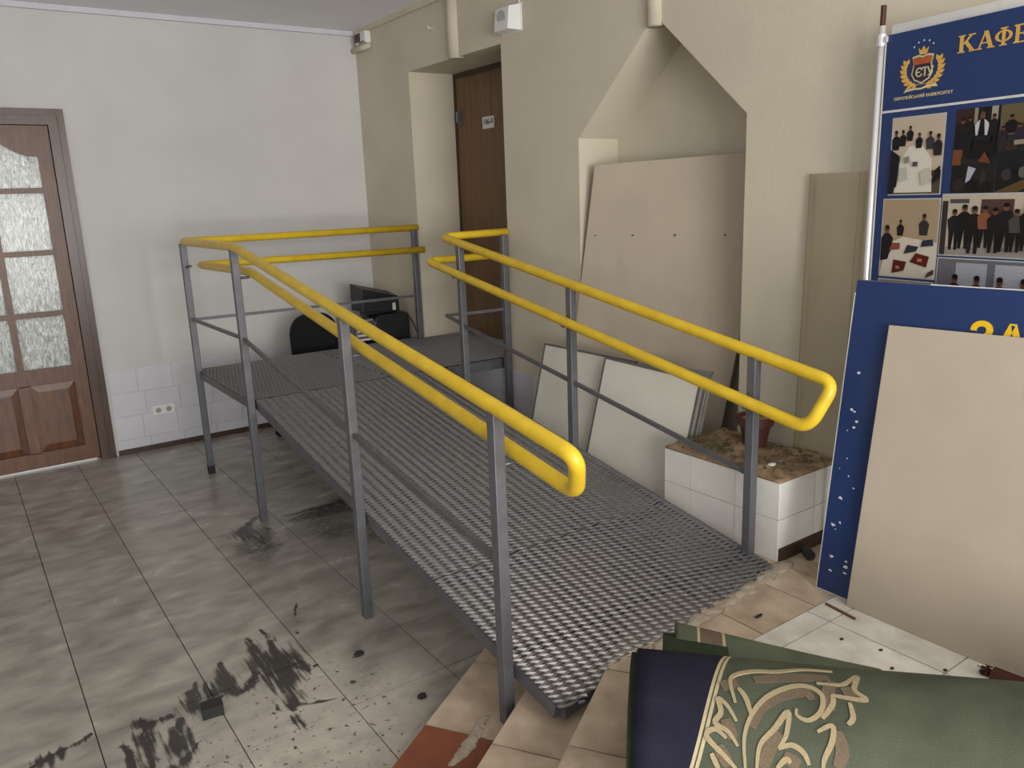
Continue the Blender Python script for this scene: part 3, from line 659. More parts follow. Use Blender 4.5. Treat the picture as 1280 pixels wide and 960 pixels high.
obj('edge_strip', hexa(B(), [bp0, bp1, bp1 + vup * .004, bp0 + vup * .004], [q - n * .002 for q in (bp0, bp1, bp1 + vup * .004, bp0 + vup * .004)]), M['edging'], bpan)
rr = random.Random(11)
bm = B()
for (u, v, s) in ((.055, .86, .010), (.045, .72, .011), (.060, .715, .007), (.040, .64, .006), (.072, .68, .009), (.065, .655, .008), (.05, .38, .012), (.035, .27, .013), (.06, .285, .009), (.045, .255, .006), (.045, .145, .014), (.048, .09, .009), (.07, .47, .006), (.105, .145, .011), (.108, .125, .014), (.108, .10, .010), (.055, .535, .004), (.03, .49, .004), (.095, .43, .007)):
    k = 7; pts = []
    for i in range(k):
        a = 2 * PI * i / k; r_ = s * rr.uniform(.35, 1.0); pts.append(on_blue(u + math.cos(a) * r_, v + math.sin(a) * r_ * .7, .0004))
    hexa(bm, pts, [q - n * .0006 for q in pts])
obj('paint_chips', bm, M['chip'], bpan)['kind'] = 'stuff'
text_obj('lettering', 'ЗА', M['yel_print'], bpan, frame_mtx(on_blue(.415, H_ - .205, .0007), uu, vup), size=.135, bold=.004, spacing=1.05)

# ------------------------------------------------------------------ display stand
th8 = math.radians(8); su = Vector((-math.sin(th8), -math.cos(th8), 0)); sn = Vector((-math.cos(th8), math.sin(th8), 0)); s0 = Vector((2.95, 1.749, 0))
def on_st(u, z, lift=0.0): return s0 + su * u + Vector((0, 0, z)) + sn * lift
SW = 1.0
stand = thing('display_stand', 'tall blue display stand with chrome poles, gold crest and photo prints', 'display stand', on_st(.5, ZL).to_tuple())
def quad_slab(u0, u1, z0, z1, l0, l1):
    c = [(u0, z0), (u1, z0), (u1, z1), (u0, z1)]
    return hexa(B(), [on_st(a, b_, l0) for a, b_ in c], [on_st(a, b_, l1) for a, b_ in c])
obj('back_panel', quad_slab(0, SW, .62, 2.338, -.012, 0), M['blue'], stand)
obj('edge_strip', quad_slab(-.004, 0, .62, 2.338, -.013, .002), M['edging'], stand)
obj('back_board', quad_slab(.01, SW, .64, 2.372, -.034, -.0125), M['edging'], stand)
obj('divider_line', quad_slab(0, SW, 2.066, 2.074, 0, .0015), M['edging'], stand)
for u in (-.022, SW + .022):
    p = obj('chrome_pole', tube(B(), [on_st(u, ZL + .01, 0), on_st(u, 2.375, 0)],   .0115, 12), M['chrome'], stand, smooth=True)
    obj('pole_cap', tube(B(), [on_st(u, 2.372, 0), on_st(u, 2.445, 0)], .010, 10), M['maroon'], p)
    for z in (2.325, .75):
        bm = B(); tube(bm, [on_st(u, z - .02, 0), on_st(u, z + .02, 0)], .016, 12); beam(bm, on_st(u, z, .004), on_st(u + (.028 if u < 0 else -.028), z, .004), .014, .02); obj('clamp', bm, M['chrome'], p)
    bm = B(); beam(bm, on_st(u, ZL + .012, -.06), on_st(u, ZL + .012, .06), .03, .02); obj('stand_foot', bm, M['chrome'], stand)
def bar(p, q, wd):   # slanted stroke of constant horizontal width
    return [(p[0] - wd / 2, p[1]), (p[0] + wd / 2, p[1]), (q[0] + wd / 2, q[1]), (q[0] - wd / 2, q[1])]
def rc(a, b_, c, d): return [(a, b_), (c, b_), (c, d), (a, d)]
RING = [[(.5 + .5 * math.cos(t0), .53 + .33 * math.sin(t0)), (.5 + .5 * math.cos(t1), .53 + .33 * math.sin(t1)), (.5 + .32 * math.cos(t1), .53 + .25 * math.sin(t1)), (.5 + .32 * math.cos(t0), .53 + .25 * math.sin(t0))] for t0, t1 in ((2 * PI * k / 20, 2 * PI * (k + 1) / 20) for k in range(20))]
GLYPH = [(.283, .060, [rc(.10, 0, .32, 1), rc(0, 0, .42, .07), rc(0, .93, .42, 1), bar((.34, .46), (.76, .95), .14), bar((.86, .05), (.46, .60), .24), rc(.60, .93, 1, 1), rc(.66, 0, 1.08, .07)]),
         (.349, .058, [bar((.14, .04), (.48, .98), .09), bar((.84, .04), (.50, 1), .24), rc(.26, .30, .70, .38), rc(0, 0, .32, .07), rc(.62, 0, 1.06, .07)]),
         (.410, .056, [rc(.40, 0, .60, 1), rc(.28, 0, .72, .07), rc(.28, .93, .72, 1)] + RING),
         (.470, .050, [rc(.12, 0, .36, 1), rc(0, 0, .95, .08), rc(0, .92, .90, 1), rc(.36, .46, .68, .54), rc(.62, .38, .70, .62), rc(.87, .08, .95, .28), rc(.82, .74, .90, .92)]),
         (.523, .058, [bar((.24, .08), (.42, .95), .10), rc(.60, 0, .82, 1), rc(.32, .92, .92, 1), rc(0, 0, 1, .08), rc(0, -.16, .10, .02), rc(.90, -.16, 1, .02)])]
for gu, gw, strokes in GLYPH:
    bm = B()
    for k, q in enumerate(strokes):
        pts = [(gu + gw * x, 2.231 + .055 * y) for x, y in q]
        hexa(bm, [on_st(*p_, .0006) for p_ in pts], [on_st(*p_, .0014 + .00004 * k) for p_ in pts])
    obj('letter', bm, M['gold'], stand)
# crest
crest = obj('crest', quad_slab(.100, .210, 2.150, 2.152, .0004, .0006), M['gold'], stand)
def flat(name, pts, m, lift, parent=None, th=.0005):
    return obj(name, hexa(B(), [on_st(a, b_, lift) for a, b_ in pts], [on_st(a, b_, lift + th) for a, b_ in pts]), m, parent or crest)
cx0, cz0 = .155, 2.198
def shield(s):
    return [(cx0 + s * x, cz0 + s * y) for x, y in ((-.042, .048), (-.02, .052), (0, .047), (.02, .052), (.042, .048), (.036, .02), (.042, -.012), (.03, -.032), (0, -.046), (-.03, -.032), (-.042, -.012), (-.036, .02))]
flat('shield_border', shield(1.0), M['gold2'], .0010); flat('shield_field', shield(.88), M['purple'], .0018)
flat('shield_band', [(cx0 - .035, cz0 + .020), (cx0 + .034, cz0 + .020), (cx0 + .037, cz0 + .042), (cx0 + .02, cz0 + .045), (cx0, cz0 + .040), (cx0 - .02, cz0 + .045), (cx0 - .037, cz0 + .042)], M['orange'], .0026)
text_obj('monogram', 'ЄТУ', M['gold2'], crest, frame_mtx(on_st(cx0 - .026, cz0 - .022, .003), su, (0, 0, 1)), size=.042, bold=.0002, spacing=.72)
flat('crown', [(cx0 - .014, cz0 + .052), (cx0 + .014, cz0 + .052), (cx0 + .020, cz0 + .075), (cx0 + .010, cz0 + .066), (cx0, cz0 + .080), (cx0 - .010, cz0 + .066), (cx0 - .020, cz0 + .075)], M['gold'], .0010)
for sgn in (-1, 1):
    bm = B()
    for k in range(8):
        t = k / 7; a = math.radians(-75 + 95 * t); c = (cx0 + sgn * .064 * math.cos(a) * 1.02 + sgn * .002, cz0 + .002 + .055 * math.sin(a))
        for dd in (-.5, .5):
            an = a + PI / 2 * .75 + dd; l = .026; wv = .0075
            ca, sa = math.cos(an) * sgn, math.sin(an)
            pts = [(c[0], c[1]), (c[0] + ca * l * .5 - sa * wv, c[1] + sa * l * .5 + ca * wv), (c[0] + ca * l, c[1] + sa * l), (c[0] + ca * l * .5 + sa * wv, c[1] + sa * l * .5 - ca * wv)]
            hexa(bm, [on_st(*q, .001 + .0002 * k) for q in pts], [on_st(*q, .0016 + .0002 * k) for q in pts])
    obj('laurel_branch', bm, M['gold'], crest)
for k in range(5):
    a = math.radians(145 - 27 * k); flat('star', [(cx0 + math.cos(a) * .046 + .004 * (1 if j % 2 == 0 else .45) * math.cos(PI / 2 + j * PI / 5), cz0 + .058 + math.sin(a) * .040 + .004 * (1 if j % 2 == 0 else .45) * math.sin(PI / 2 + j * PI / 5)) for j in range(10)], M['chip'], .001)
flat('open_book', [(cx0 - .068, cz0 - .070), (cx0 - .03, cz0 - .064), (cx0, cz0 - .066), (cx0 + .03, cz0 - .060), (cx0 + .066, cz0 - .062), (cx0 + .056, cz0 - .048), (cx0 + .052, cz0 - .053), (cx0 + .02, cz0 - .054), (cx0, cz0 - .060), (cx0 - .03, cz0 - .057), (cx0 - .05, cz0 - .060), (cx0 - .054, cz0 - .053)], M['gold2'], .0024)
text_obj('crest_caption', 'ЄВРОПЕЙСЬКИЙ УНІВЕРСИТЕТ', M['gold2'], stand, frame_mtx(on_st(.048, 2.106, .0008), su, (0, 0, 1)), size=.0145, spacing=1.02)
# photo prints: flat colour shapes
def photo(u0, u1, z0, z1, shapes, border=(222, 222, 220), bw=.004):
    bm = B(); cl = bm.loops.layers.color.new('Col')
    def poly(pts, rgb, lift, raw=False):
        c = (*lin(rgb), 1)
        q = []
        for a, b_ in pts:
            if not raw: a = min(1, max(0, a)); b_ = min(1, max(0, b_)); a = u0 + bw + (u1 - u0 - 2 * bw) * a; b_ = z0 + bw + (z1 - z0 - 2 * bw) * b_
            q.append(on_st(a, b_, lift))
        f0 = set(bm.faces); hexa(bm, q, [x + sn * .0002 for x in q])
        for f in bm.faces:
            if f not in f0:
                for l in f.loops: l[cl] = c
    poly([(u0, z0), (u1, z0), (u1, z1), (u0, z1)], border, .0006, True)
    for i, (pts, rgb) in enumerate(shapes): poly(pts, rgb, .0009 + .00022 * i)
    return obj('photo_print', bm, M['print'], stand)
def rect(a, b_, c, d): return [(a, b_), (c, b_), (c, d), (a, d)]
def circ(x, y, rx, ry, n_=10): return [(x + rx * math.cos(2 * PI * k / n_), y + ry * math.sin(2 * PI * k / n_)) for k in range(n_)]
def figure(x, y, s, rgb, skin=(176, 140, 118), hair=(40, 34, 32), legs=None, asp=1.0):
    o = []
    if legs: o += [([(x - .16 * s, y - .9 * s * asp), (x - .06 * s, y - .9 * s * asp), (x + .02 * s, y - .1 * s * asp), (x + .06 * s, y - .9 * s * asp), (x + .17 * s, y - .9 * s * asp), (x + .2 * s, y), (x - .2 * s, y)], legs)]
    o += [([(x - .2 * s, y - .12 * s * asp), (x + .2 * s, y - .12 * s * asp), (x + .27 * s, y + .38 * s * asp), (x + .1 * s, y + .55 * s * asp), (x - .1 * s, y + .55 * s * asp), (x - .27 * s, y + .38 * s * asp)], rgb),
          (circ(x, y + .68 * s * asp, .1 * s, .14 * s * asp), skin), (circ(x, y + .755 * s * asp, .098 * s, .085 * s * asp), hair)]
    return o
W1 = (224, 216, 204)
photo(.050, .264, 1.768, 2.045, [(rect(0, 0, 1, 1), W1), (rect(0, .0, 1, .30), (150, 140, 124)), ([(.1, .02), (.85, .02), (.8, .45), (.62, .62), (.35, .62), (.18, .42)], (236, 234, 228))]
      + figure(.08, .62, .34, (34, 34, 40), asp=.8) + figure(.22, .66, .28, (40, 40, 48), asp=.8) + figure(.36, .72, .26, (38, 36, 44), asp=.8) + figure(.55, .62, .26, (30, 30, 36), asp=.8) + figure(.76, .60, .3, (120, 120, 124), asp=.8) + figure(.92, .52, .36, (96, 92, 92), asp=.8)
      + [([(0, .05), (.16, .1), (.2, .5), (0, .6)], (30, 32, 40)), ([(.2, .16), (.38, .2), (.34, .36), (.2, .34)], (222, 220, 214)), ([(.66, .10), (.86, .2), (.8, .34), (.62, .28)], (226, 222, 214)), (rect(.46, .36, .56, .42), (150, 146, 142)), ([(.3, .4), (.4, .42), (.38, .5), (.27, .48)], (196, 190, 182)), ([(.0, .0), (.12, .02), (.1, .14), (0, .2)], (60, 56, 52)), ([(.86, .12), (1, .2), (1, .36), (.9, .3)], (40, 40, 44))])
photo(.300, .455, 1.865, 2.048, [(rect(0, 0, 1, 1), (74, 58, 48)), (rect(0, .76, .42, 1), (120, 92, 72)), (rect(.42, .7, .5, 1), (196, 190, 178)), (rect(.8, .66, .94, 1), (206, 202, 192)), (rect(0, 0, .22, .28), (176, 140, 88)), (rect(.2, 0, 1, .14), (92, 88, 86)), ([(.3, .1), (.95, .1), (.95, .5), (.3, .5)], (16, 16, 20))]
      + figure(.18, .5, .5, (70, 62, 46), asp=.85) + figure(.34, .6, .4, (54, 52, 50), asp=.8) + figure(.62, .52, .6, (226, 226, 230), hair=(150, 140, 130), asp=.8) + [([(.54, .5), (.7, .5), (.66, .8), (.58, .8)], (20, 20, 24))] + figure(.88, .6, .4, (60, 60, 66), asp=.8) + [([(.02, .3), (.4, .26), (.44, .42), (.1, .48)], (36, 50, 72)), ([(.3, .42), (.85, .40), (.85, .50), (.3, .52)], (52, 60, 82)), ([(.6, .05), (.9, .0), (.74, .22)], (170, 128, 98))], bw=.0)
photo(.456, .72, 1.865, 2.048, [(rect(0, 0, 1, 1), (166, 156, 132)), (rect(0, 0, 1, .48), (104, 100, 104)), (rect(0, 0, 1, .2), (66, 70, 82))] + figure(.14, .55, .3, (30, 30, 34), asp=1.1) + figure(.36, .52, .3, (40, 38, 42), asp=1.1) + figure(.25, .45, .24, (110, 96, 112), asp=1.1) + figure(.05, .42, .24, (96, 88, 106), asp=1.1) + figure(.6, .5, .3, (60, 56, 66), asp=1.1) + [([(.2, .3), (1, .34), (1, .42), (.2, .38)], (196, 190, 180)), (rect(.1, .22, .25, .3), (128, 96, 70))], bw=.0)
photo(.300, .455, 1.772, 1.865, [(rect(0, 0, 1, 1), (66, 66, 64)), (rect(.5, .45, 1, 1), (84, 86, 82)), ([(.34, .35), (.38, .95), (.56, .85), (.44, .45)], (212, 214, 220)), (circ(.2, .42, .1, .26), (36, 32, 30)), (circ(.2, .3, .14, .24), (108, 92, 80)), (circ(.5, .2, .12, .26), (28, 28, 30)), (circ(.74, .5, .07, .26), (122, 110, 96)), (circ(.8, .2, .1, .2), (52, 48, 46))], bw=.0)
photo(.456, .72, 1.772, 1.865, [(rect(0, 0, 1, 1), (60, 62, 66)), (rect(.52, .5, .68, 1), (46, 110, 168)), ([(.0, .0), (.3, .0), (.62, .46), (.4, .46)], (158, 138, 104)), (circ(.14, .6, .07, .2), (120, 120, 122)), (circ(.34, .66, .06, .2), (160, 158, 154)), ([(.4, .0), (1, .05), (1, .24), (.5, .2)], (26, 28, 34)), (circ(.24, .7, .05, .2), (36, 36, 40))], bw=.0)
photo(.034, .270, 1.466, 1.756, [(rect(0, 0, 1, 1), (210, 198, 180)), ([(0, 0), (1, 0), (1, .46), (.4, .52), (.1, .42)], (232, 228, 220))] + figure(.34, .56, .26, (56, 40, 42), asp=.85) + figure(.76, .58, .34, (112, 110, 110), asp=.85) + figure(.1, .36, .44, (22, 22, 26), asp=.85)
      + [([(.0, .2), (.14, .22), (.2, .4), (0, .5)], (24, 24, 28)), ([(.24, .04), (.46, .08), (.5, .2), (.26, .22)], (150, 62, 40)), ([(.56, .2), (.86, .14), (.9, .28), (.66, .32)], (156, 70, 44)), ([(.44, .3), (.66, .34), (.7, .4), (.5, .42)], (108, 112, 120)), ([(.74, .4), (.96, .42), (.94, .5), (.76, .48)], (96, 112, 134)), ([(.16, .34), (.36, .36), (.36, .44), (.22, .44)], (190, 140, 120)), (rect(.31, .1, .38, .14), (214, 180, 160)), (rect(.7, .21, .78, .25), (220, 180, 160)), ([(.85, .0), (1, .06), (1, .12), (.9, .08)], (150, 120, 110))])
people = []
for i in range(18):
    people += figure(.07 + .052 * i, .44 + (.05 if i % 2 else 0), .135 + .01 * ((i * 7) % 3), [(70, 66, 72), (30, 30, 36), (34, 34, 40), (190, 150, 126), (60, 44, 46), (66, 60, 78), (140, 138, 136), (36, 38, 46), (176, 172, 168), (44, 42, 50), (90, 86, 96)][i % 11], legs=[(34, 34, 40), (26, 26, 30), (30, 30, 36)][i % 3], asp=2.9)
photo(.274, .98, 1.556, 1.770, [(rect(0, 0, 1, 1), (222, 216, 206)), (rect(0, 0, 1, .14), (198, 194, 190)), (rect(.2, .66, .36, .92), (150, 128, 124)), (rect(.0, .0, .03, .9), (120, 108, 100)), (rect(.04, .86, .14, .93), (150, 146, 142))] + people)
photo(.274, .98, 1.25, 1.550, [(rect(0, 0, 1, 1), (170, 168, 174)), (rect(.1, .6, .26, .96), (206, 208, 214)), (rect(.3, .6, .46, .96), (208, 210, 216)), (rect(0, 0, 1, .3), (120, 116, 118))] + sum([figure(.10 + .115 * i, .50, .16, [(46, 44, 52), (60, 54, 60), (36, 36, 44), (110, 110, 118)][i % 4], asp=2.4) for i in range(8)], []))
photo(.034, .268, 1.19, 1.458, [(rect(0, 0, 1, 1), (190, 186, 182)), (rect(0, 0, 1, .4), (120, 112, 104))] + figure(.3, .4, .4, (60, 50, 60), asp=.9) + figure(.7, .42, .4, (90, 92, 104), asp=.9))

# ------------------------------------------------------------------ rolled carpet on the landing
def carpet_mat():
    m = bpy.data.materials.new('green_border_carpet'); m.use_nodes = True; nt = m.node_tree; N = nt.nodes.new; L = nt.links.new
    b = nt.nodes['Principled BSDF']; b.inputs['Roughness'].default_value = .95; b.inputs['Specular IOR Level'].default_value = .1
    uv = N('ShaderNodeUVMap'); uv.uv_map = 'st'; sx = N('ShaderNodeSeparateXYZ'); L(uv.outputs[0], sx.inputs[0])
    r = N('ShaderNodeValToRGB'); r.color_ramp.interpolation = 'CONSTANT'; e = r.color_ramp.elements
    G, CR, NV, BR, DG = (80, 85, 71), (186, 172, 138), (38, 38, 52), (112, 98, 84), (58, 66, 48)
    stops = [(0, NV), (.082, CR), (.087, G), (.093, CR), (.100, G)]
    e[0].position = 0; e[0].color = (*lin(NV), 1); e[1].position = stops[1][0]; e[1].color = (*lin(CR), 1)
    for p, c in stops[2:]:
        k = e.new(p); k.color = (*lin(c), 1)
    L(sx.outputs[0], r.inputs[0])
    n = N('ShaderNodeTexNoise'); n.inputs['Scale'].default_value = 260; L(uv.outputs[0], n.inputs['Vector'])
    n3 = N('ShaderNodeTexNoise'); n3.inputs['Scale'].default_value = 7; L(uv.outputs[0], n3.inputs['Vector'])
    mx = N('ShaderNodeMix'); mx.data_type = 'RGBA'; mx.blend_type = 'OVERLAY'; mx.inputs[0].default_value = .35; L(r.outputs[0], mx.inputs[6]); L(n.outputs['Fac'], mx.inputs[7])
    m2 = N('ShaderNodeMix'); m2.data_type = 'RGBA'; m2.blend_type = 'OVERLAY'; m2.inputs[0].default_value = .4; L(mx.outputs[2], m2.inputs[6]); L(n3.outputs['Fac'], m2.inputs[7])
    L(m2.outputs[2], b.inputs['Base Color'])
    bp = N('ShaderNodeBump'); bp.inputs['Strength'].default_value = .4; bp.inputs['Distance'].default_value = .003; L(n.outputs['Fac'], bp.inputs['Height']); L(bp.outputs[0], b.inputs['Normal'])
    return m
M['carpet'] = carpet_mat()
M['carpet_cream'] = mat('carpet_cream_pile', (160, 146, 116), .95, var=.15, scale=180, spec=.1)
M['carpet_brown'] = mat('carpet_brown_pile', (108, 96, 80), .95, var=.15, scale=180, spec=.1)
M['carpet_green'] = mat('carpet_dark_green_back', (52, 62, 46), .95, var=.2, scale=90, spec=.1)
TH = math.radians(-46); cu_ = Vector((math.cos(TH), math.sin(TH), 0)); cv_ = Vector((math.sin(TH), -math.cos(TH), 0))   # along the roll, towards the stair
C0 = Vector((1.505, 1.475, ZL))     # left end, far bottom reference
carpet = thing('rolled_carpet', 'rolled green carpet with floral border and navy edge lying on the landing', 'carpet', (1.9, .9, ZL))
CL = 1.75

def lobe(name, m, s0, s1, c, a, b_, a0, a1, turns=0.0, uv=True, th=.010, ns=40, nt=44, wob=.004, k=.03, skew=1.0):
    """swept roll section: angle a0..a1 (degrees) plus inward spiral turns"""
    bm = B(); L = bm.loops.layers.uv.new('st'); rows = []
    tot = (a0 - a1) + 360 * turns; n2 = int(nt * tot / (a0 - a1)); arc = a * math.radians(tot)
    for i in range(ns + 1):
        sv = s0 + (s1 - s0) * i / ns; row = []
        for j in range(n2 + 1):
            ang = math.radians(a0 - tot * j / n2); f = 1.0
            if j > nt: f = 1 - .075 * ((j - nt) / nt) * 1.6
            f = max(f, .25)
            row.append(bm.verts.new(lobe_pt(sv, ang, c, a * f, b_, b_ * f, wob, 0.0, k)))
        rows.append(row)
    for i in range(ns):
        for j in range(n2):
            f = bm.faces.new((rows[i][j], rows[i][j + 1], rows[i + 1][j + 1], rows[i + 1][j])); f.smooth = True
            for l, (ii, jj) in zip(f.loops, ((i, j), (i, j + 1), (i + 1, j + 1), (i + 1, j))):
                l[L].uv = (max(.0, s0 + (s1 - s0) * ii / ns - .08 * ((a0 - tot * jj / n2) - 22) / 83 * skew), arc * jj / n2)
    o = obj(name, bm, m, carpet)
    md = o.modifiers.new('thick', 'SOLIDIFY'); md.thickness = th; md.offset = 0
    return o
def lobe_pt(sv, ang, c, a, cz, b_, wob=.004, lift=0.0, k=.03):
    a = a + lift + wob * math.sin(sv * 9 + ang); b_ = b_ + lift + wob * math.sin(sv * 7 + 1)
    return C0 + cu_ * sv + cv_ * (c + k * sv + a * math.cos(ang)) + Vector((0, 0, max(.004, cz + b_ * math.sin(ang))))
FR = dict(c=.250, a=.225, b_=.170)
lobe('outer_wrap', M['carpet'], -.05, CL, a0=200, a1=-35, turns=.9, **FR)
lobe('backing_fold', M['carpet_green'], -.066, .10, c=.238, a=.216, b_=.160, a0=195, a1=-30, th=.012, skew=0)
M['carpet2'] = M['carpet'].copy(); M['carpet2'].name = 'green_border_carpet_inner'
rmp = [n_ for n_ in M['carpet2'].node_tree.nodes if n_.type == 'VALTORGB'][0].color_ramp
for e_, (p, c) in zip(rmp.elements, ((0, (92, 98, 82)), (.115, (186, 172, 138)), (.122, (112, 98, 84)), (.185, (186, 172, 138)), (.193, (92, 98, 82)))):
    e_.position = p; e_.color = (*lin(c), 1)
lobe('inner_wrap', M['carpet2'], .055, .60, c=-.105, a=.120, b_=.130, a0=205, a1=10, turns=.3, k=.31, skew=0)
lobe('backing_fold', M['carpet_green'], .018, .20, c=.03, a=.215, b_=.128, a0=190, a1=-25, turns=.0, th=.014, skew=0)

# woven scroll border, laid out on the carpet: (distance from the end, angle round the roll)
SCROLL_CREAM = [
    [(0.205, 25), (0.205, 43), (0.225, 58), (0.265, 72), (0.325, 83), (0.37, 85), (0.395, 78), (0.385, 66), (0.355, 59), (0.33, 61), (0.33, 66)] ,
    [(0.23, 25), (0.24, 40), (0.275, 51), (0.31, 63), (0.3, 48), (0.28, 39)] ,
    [(0.28, 39), (0.31, 42), (0.335, 38), (0.345, 31)] ,
    [(0.19, 38), (0.17, 46), (0.14, 51), (0.155, 58), (0.15, 67), (0.17, 63), (0.19, 53)] ,
    [(0.185, 24), (0.16, 31), (0.12, 42), (0.14, 47), (0.165, 42)] ,
    [(0.19, 65), (0.185, 85), (0.24, 95), (0.3, 98), (0.37, 106), (0.44, 108)] ,
    [(0.39, 90), (0.45, 91), (0.495, 103), (0.475, 87), (0.495, 79), (0.45, 79), (0.42, 80)] ,
    [(0.455, 75), (0.455, 64), (0.44, 59)] ,
    [(0.37, 52), (0.405, 57), (0.4, 47), (0.38, 36), (0.375, 30)] ,
    [(0.275, 27), (0.295, 33), (0.305, 31)] ,
    [(0.225, 58), (0.215, 70), (0.2, 77)] ,
    [(0.42, 80), (0.415, 72), (0.385, 61)] ,
    [(0.13, 32), (0.145, 23)] ,
]
SCROLL_BROWN = [
    [(0.225, 50), (0.25, 64), (0.3, 75), (0.355, 80), (0.37, 74)] ,
    [(0.43, 94), (0.405, 77), (0.41, 67)] ,
    [(0.245, 26), (0.26, 38), (0.285, 49)] ,
    [(0.415, 54), (0.42, 41), (0.405, 31)] ,
    [(0.16, 77), (0.2, 82)] ,
    [(0.24, 86), (0.33, 93), (0.425, 98)] ,
    [(0.165, 54), (0.18, 42)] ,
    [(0.145, 37), (0.17, 25)] ,
    [(0.29, 35), (0.325, 30)] ,
    [(0.445, 84), (0.475, 86)] ,
]

def smooth(pts, n_=6):
    q = [pts[0]] + list(pts) + [pts[-1]]; out = []
    for i in range(1, len(q) - 2):
        for k_ in range(n_):
            t = k_ / n_; out.append(tuple(.5 * (2 * q[i][d] + (q[i + 1][d] - q[i - 1][d]) * t + (2 * q[i - 1][d] - 5 * q[i][d] + 4 * q[i + 1][d] - q[i + 2][d]) * t * t + (3 * q[i][d] - q[i - 1][d] - 3 * q[i + 1][d] + q[i + 2][d]) * t ** 3) for d in (0, 1)))
    out.append(pts[-1]); return out
def ribbon(bm, pts, wd, lift):
    pts = smooth(pts); P = lambda s_, a_, l_: lobe_pt(s_, math.radians(a_), FR['c'], FR['a'], FR['b_'], FR['b_'], .004, l_)
    deg = math.degrees(1 / .20); prev = None
    for i, (s_, a_) in enumerate(pts):
        j0, j1 = max(0, i - 1), min(len(pts) - 1, i + 1)
        d = Vector((pts[j1][0] - pts[j0][0], (pts[j1][1] - pts[j0][1]) / deg)); d = d.normalized() if d.length > 1e-9 else Vector((1, 0))
        nrm = Vector((-d.y, d.x)); w_ = wd * (.45 + .55 * math.sin(PI * min(1, max(0, (i + 1.5) / (len(pts) + 2))))) / 2
        ring = [bm.verts.new(P(s_ + nrm.x * w_ * e_, a_ + nrm.y * w_ * e_ * deg, l_)) for e_, l_ in ((-1, lift - .003), (-1, lift), (1, lift), (1, lift - .003))]
        if prev:
            for k_ in range(3): bm.faces.new((prev[k_], prev[k_ + 1], ring[k_ + 1], ring[k_]))
        prev = ring
for st_ in SCROLL_BROWN: obj('scroll_motif', (lambda b2: (ribbon(b2, st_, .030, .0068), b2)[1])(B()), M['carpet_brown'], carpet)
for st_ in SCROLL_CREAM: obj('scroll_motif', (lambda b2: (ribbon(b2, st_, .0125, .0078), b2)[1])(B()), M['carpet_cream'], carpet)

# ------------------------------------------------------------------ behind the platform: chair, desk, equipment
chair = thing('office_chair', 'black upholstered office chair behind the raised platform', 'chair', (2.22, 6.02, 0))
bm = B()
def rounded_back(bm, cx, y0, y1, z0, z1, hw):
    pts = []
    for k in range(25):
        a = PI * k / 24; e = .75
        pts.append((cx + hw * math.copysign(abs(math.cos(a)) ** e, math.cos(a)), z1 - .19 + .19 * math.sin(a) ** .8))
    pts += [(cx - hw * .96, z0 + .05), (cx - hw * .8, z0), (cx + hw * .8, z0), (cx + hw * .96, z0 + .05)]
    return prism_y(bm, pts, y0, y1)
rounded_back(bm, 2.285, 5.93, 5.985, .56, .985, .195)
obj('backrest', bm, M['fabric'], chair, bevel=.02)
bm = B(); box(bm, 2.03, 2.50, 5.99, 6.42, .41, .48); obj('seat', bm, M['fabric'], chair, bevel=.03)
bm = B(); beam(bm, (2.27, 5.955, .62), (2.27, 6.0, .39), .06, .012, (0, 1, 0)); beam(bm, (2.27, 5.97, .395), (2.27, 6.25, .395), .06, .015); obj('back_bracket', bm, M['black'], chair)
bm = B(); tube(bm, [(2.26, 6.2, .12), (2.26, 6.2, .42)], .028, 12); obj('gas_column', bm, M['black'], chair)
for k in range(5):
    a = math.radians(193 + 72 * k); e = Vector((2.26 + .27 * math.cos(a), 6.2 + .27 * math.sin(a) * .85, .085))
    bm = B(); beam(bm, (2.26, 6.2, .125), e, .045, .03); l = obj('base_leg', bm, M['black'], chair)
    bm = B()
    for d in (-.014, .014):
        q = Vector((-math.sin(a), math.cos(a), 0)) * d; ax = Vector((-math.sin(a), math.cos(a), 0)) * .009
        tube(bm, [e + q - ax - Vector((0, 0, .055)), e + q + ax - Vector((0, 0, .055))], .029, 14)
    tube(bm, [e - Vector((0, 0, .05)), e], .008, 8); obj('caster', bm, M['black'], l)
desk = thing('small_desk', 'small brown desk behind the platform carrying black office equipment', 'desk', (2.8, 5.97, 0))
obj('desk_top', box(B(), 2.54, 3.045, 5.72, 6.30, .675, .70), M['desk'], desk)
for x in (2.56, 3.01):
    for y in (5.74, 6.26): obj('leg', box(B(), x, x + .03, y, y + .03, 0, .675), M['desk'], desk)
pr = thing('office_printer', 'black boxy printer on the desk below the tilted black device', 'printer', (2.9, 5.98, .70))
bm = B(); prism_y(bm, [(2.75, .70), (3.045, .70), (3.045, .905), (3.02, .925), (2.78, .925), (2.75, .90)], 5.80, 6.12); obj('printer_body', bm, M['black'], pr, bevel=.006)
obj('paper_slot', box(B(), 2.80, 3.0, 5.797, 5.802, .862, .878), M['black'], pr)
obj('side_panel', box(B(), 2.7425, 2.7505, 5.82, 6.08, .72, .88), M['alu'], pr)
dv = thing('desk_device', 'tilted black wedge shaped device with a white sticker on top of the printer', 'device', (2.83, 5.98, .925))
bm = B(); hexa(bm, [(2.66, 5.84, .955), (2.985, 5.84, .935), (2.985, 5.84, 1.055), (2.66, 5.84, 1.140)], [(2.66, 6.06, .955), (2.985, 6.06, .935), (2.985, 6.06, 1.085), (2.66, 6.06, 1.170)]); obj('device_body', bm, M['black'], dv, bevel=.006)
obj('sticker', box(B(), 2.922, 2.950, 5.8385, 5.841, .948, 1.005), M['paper'], dv)
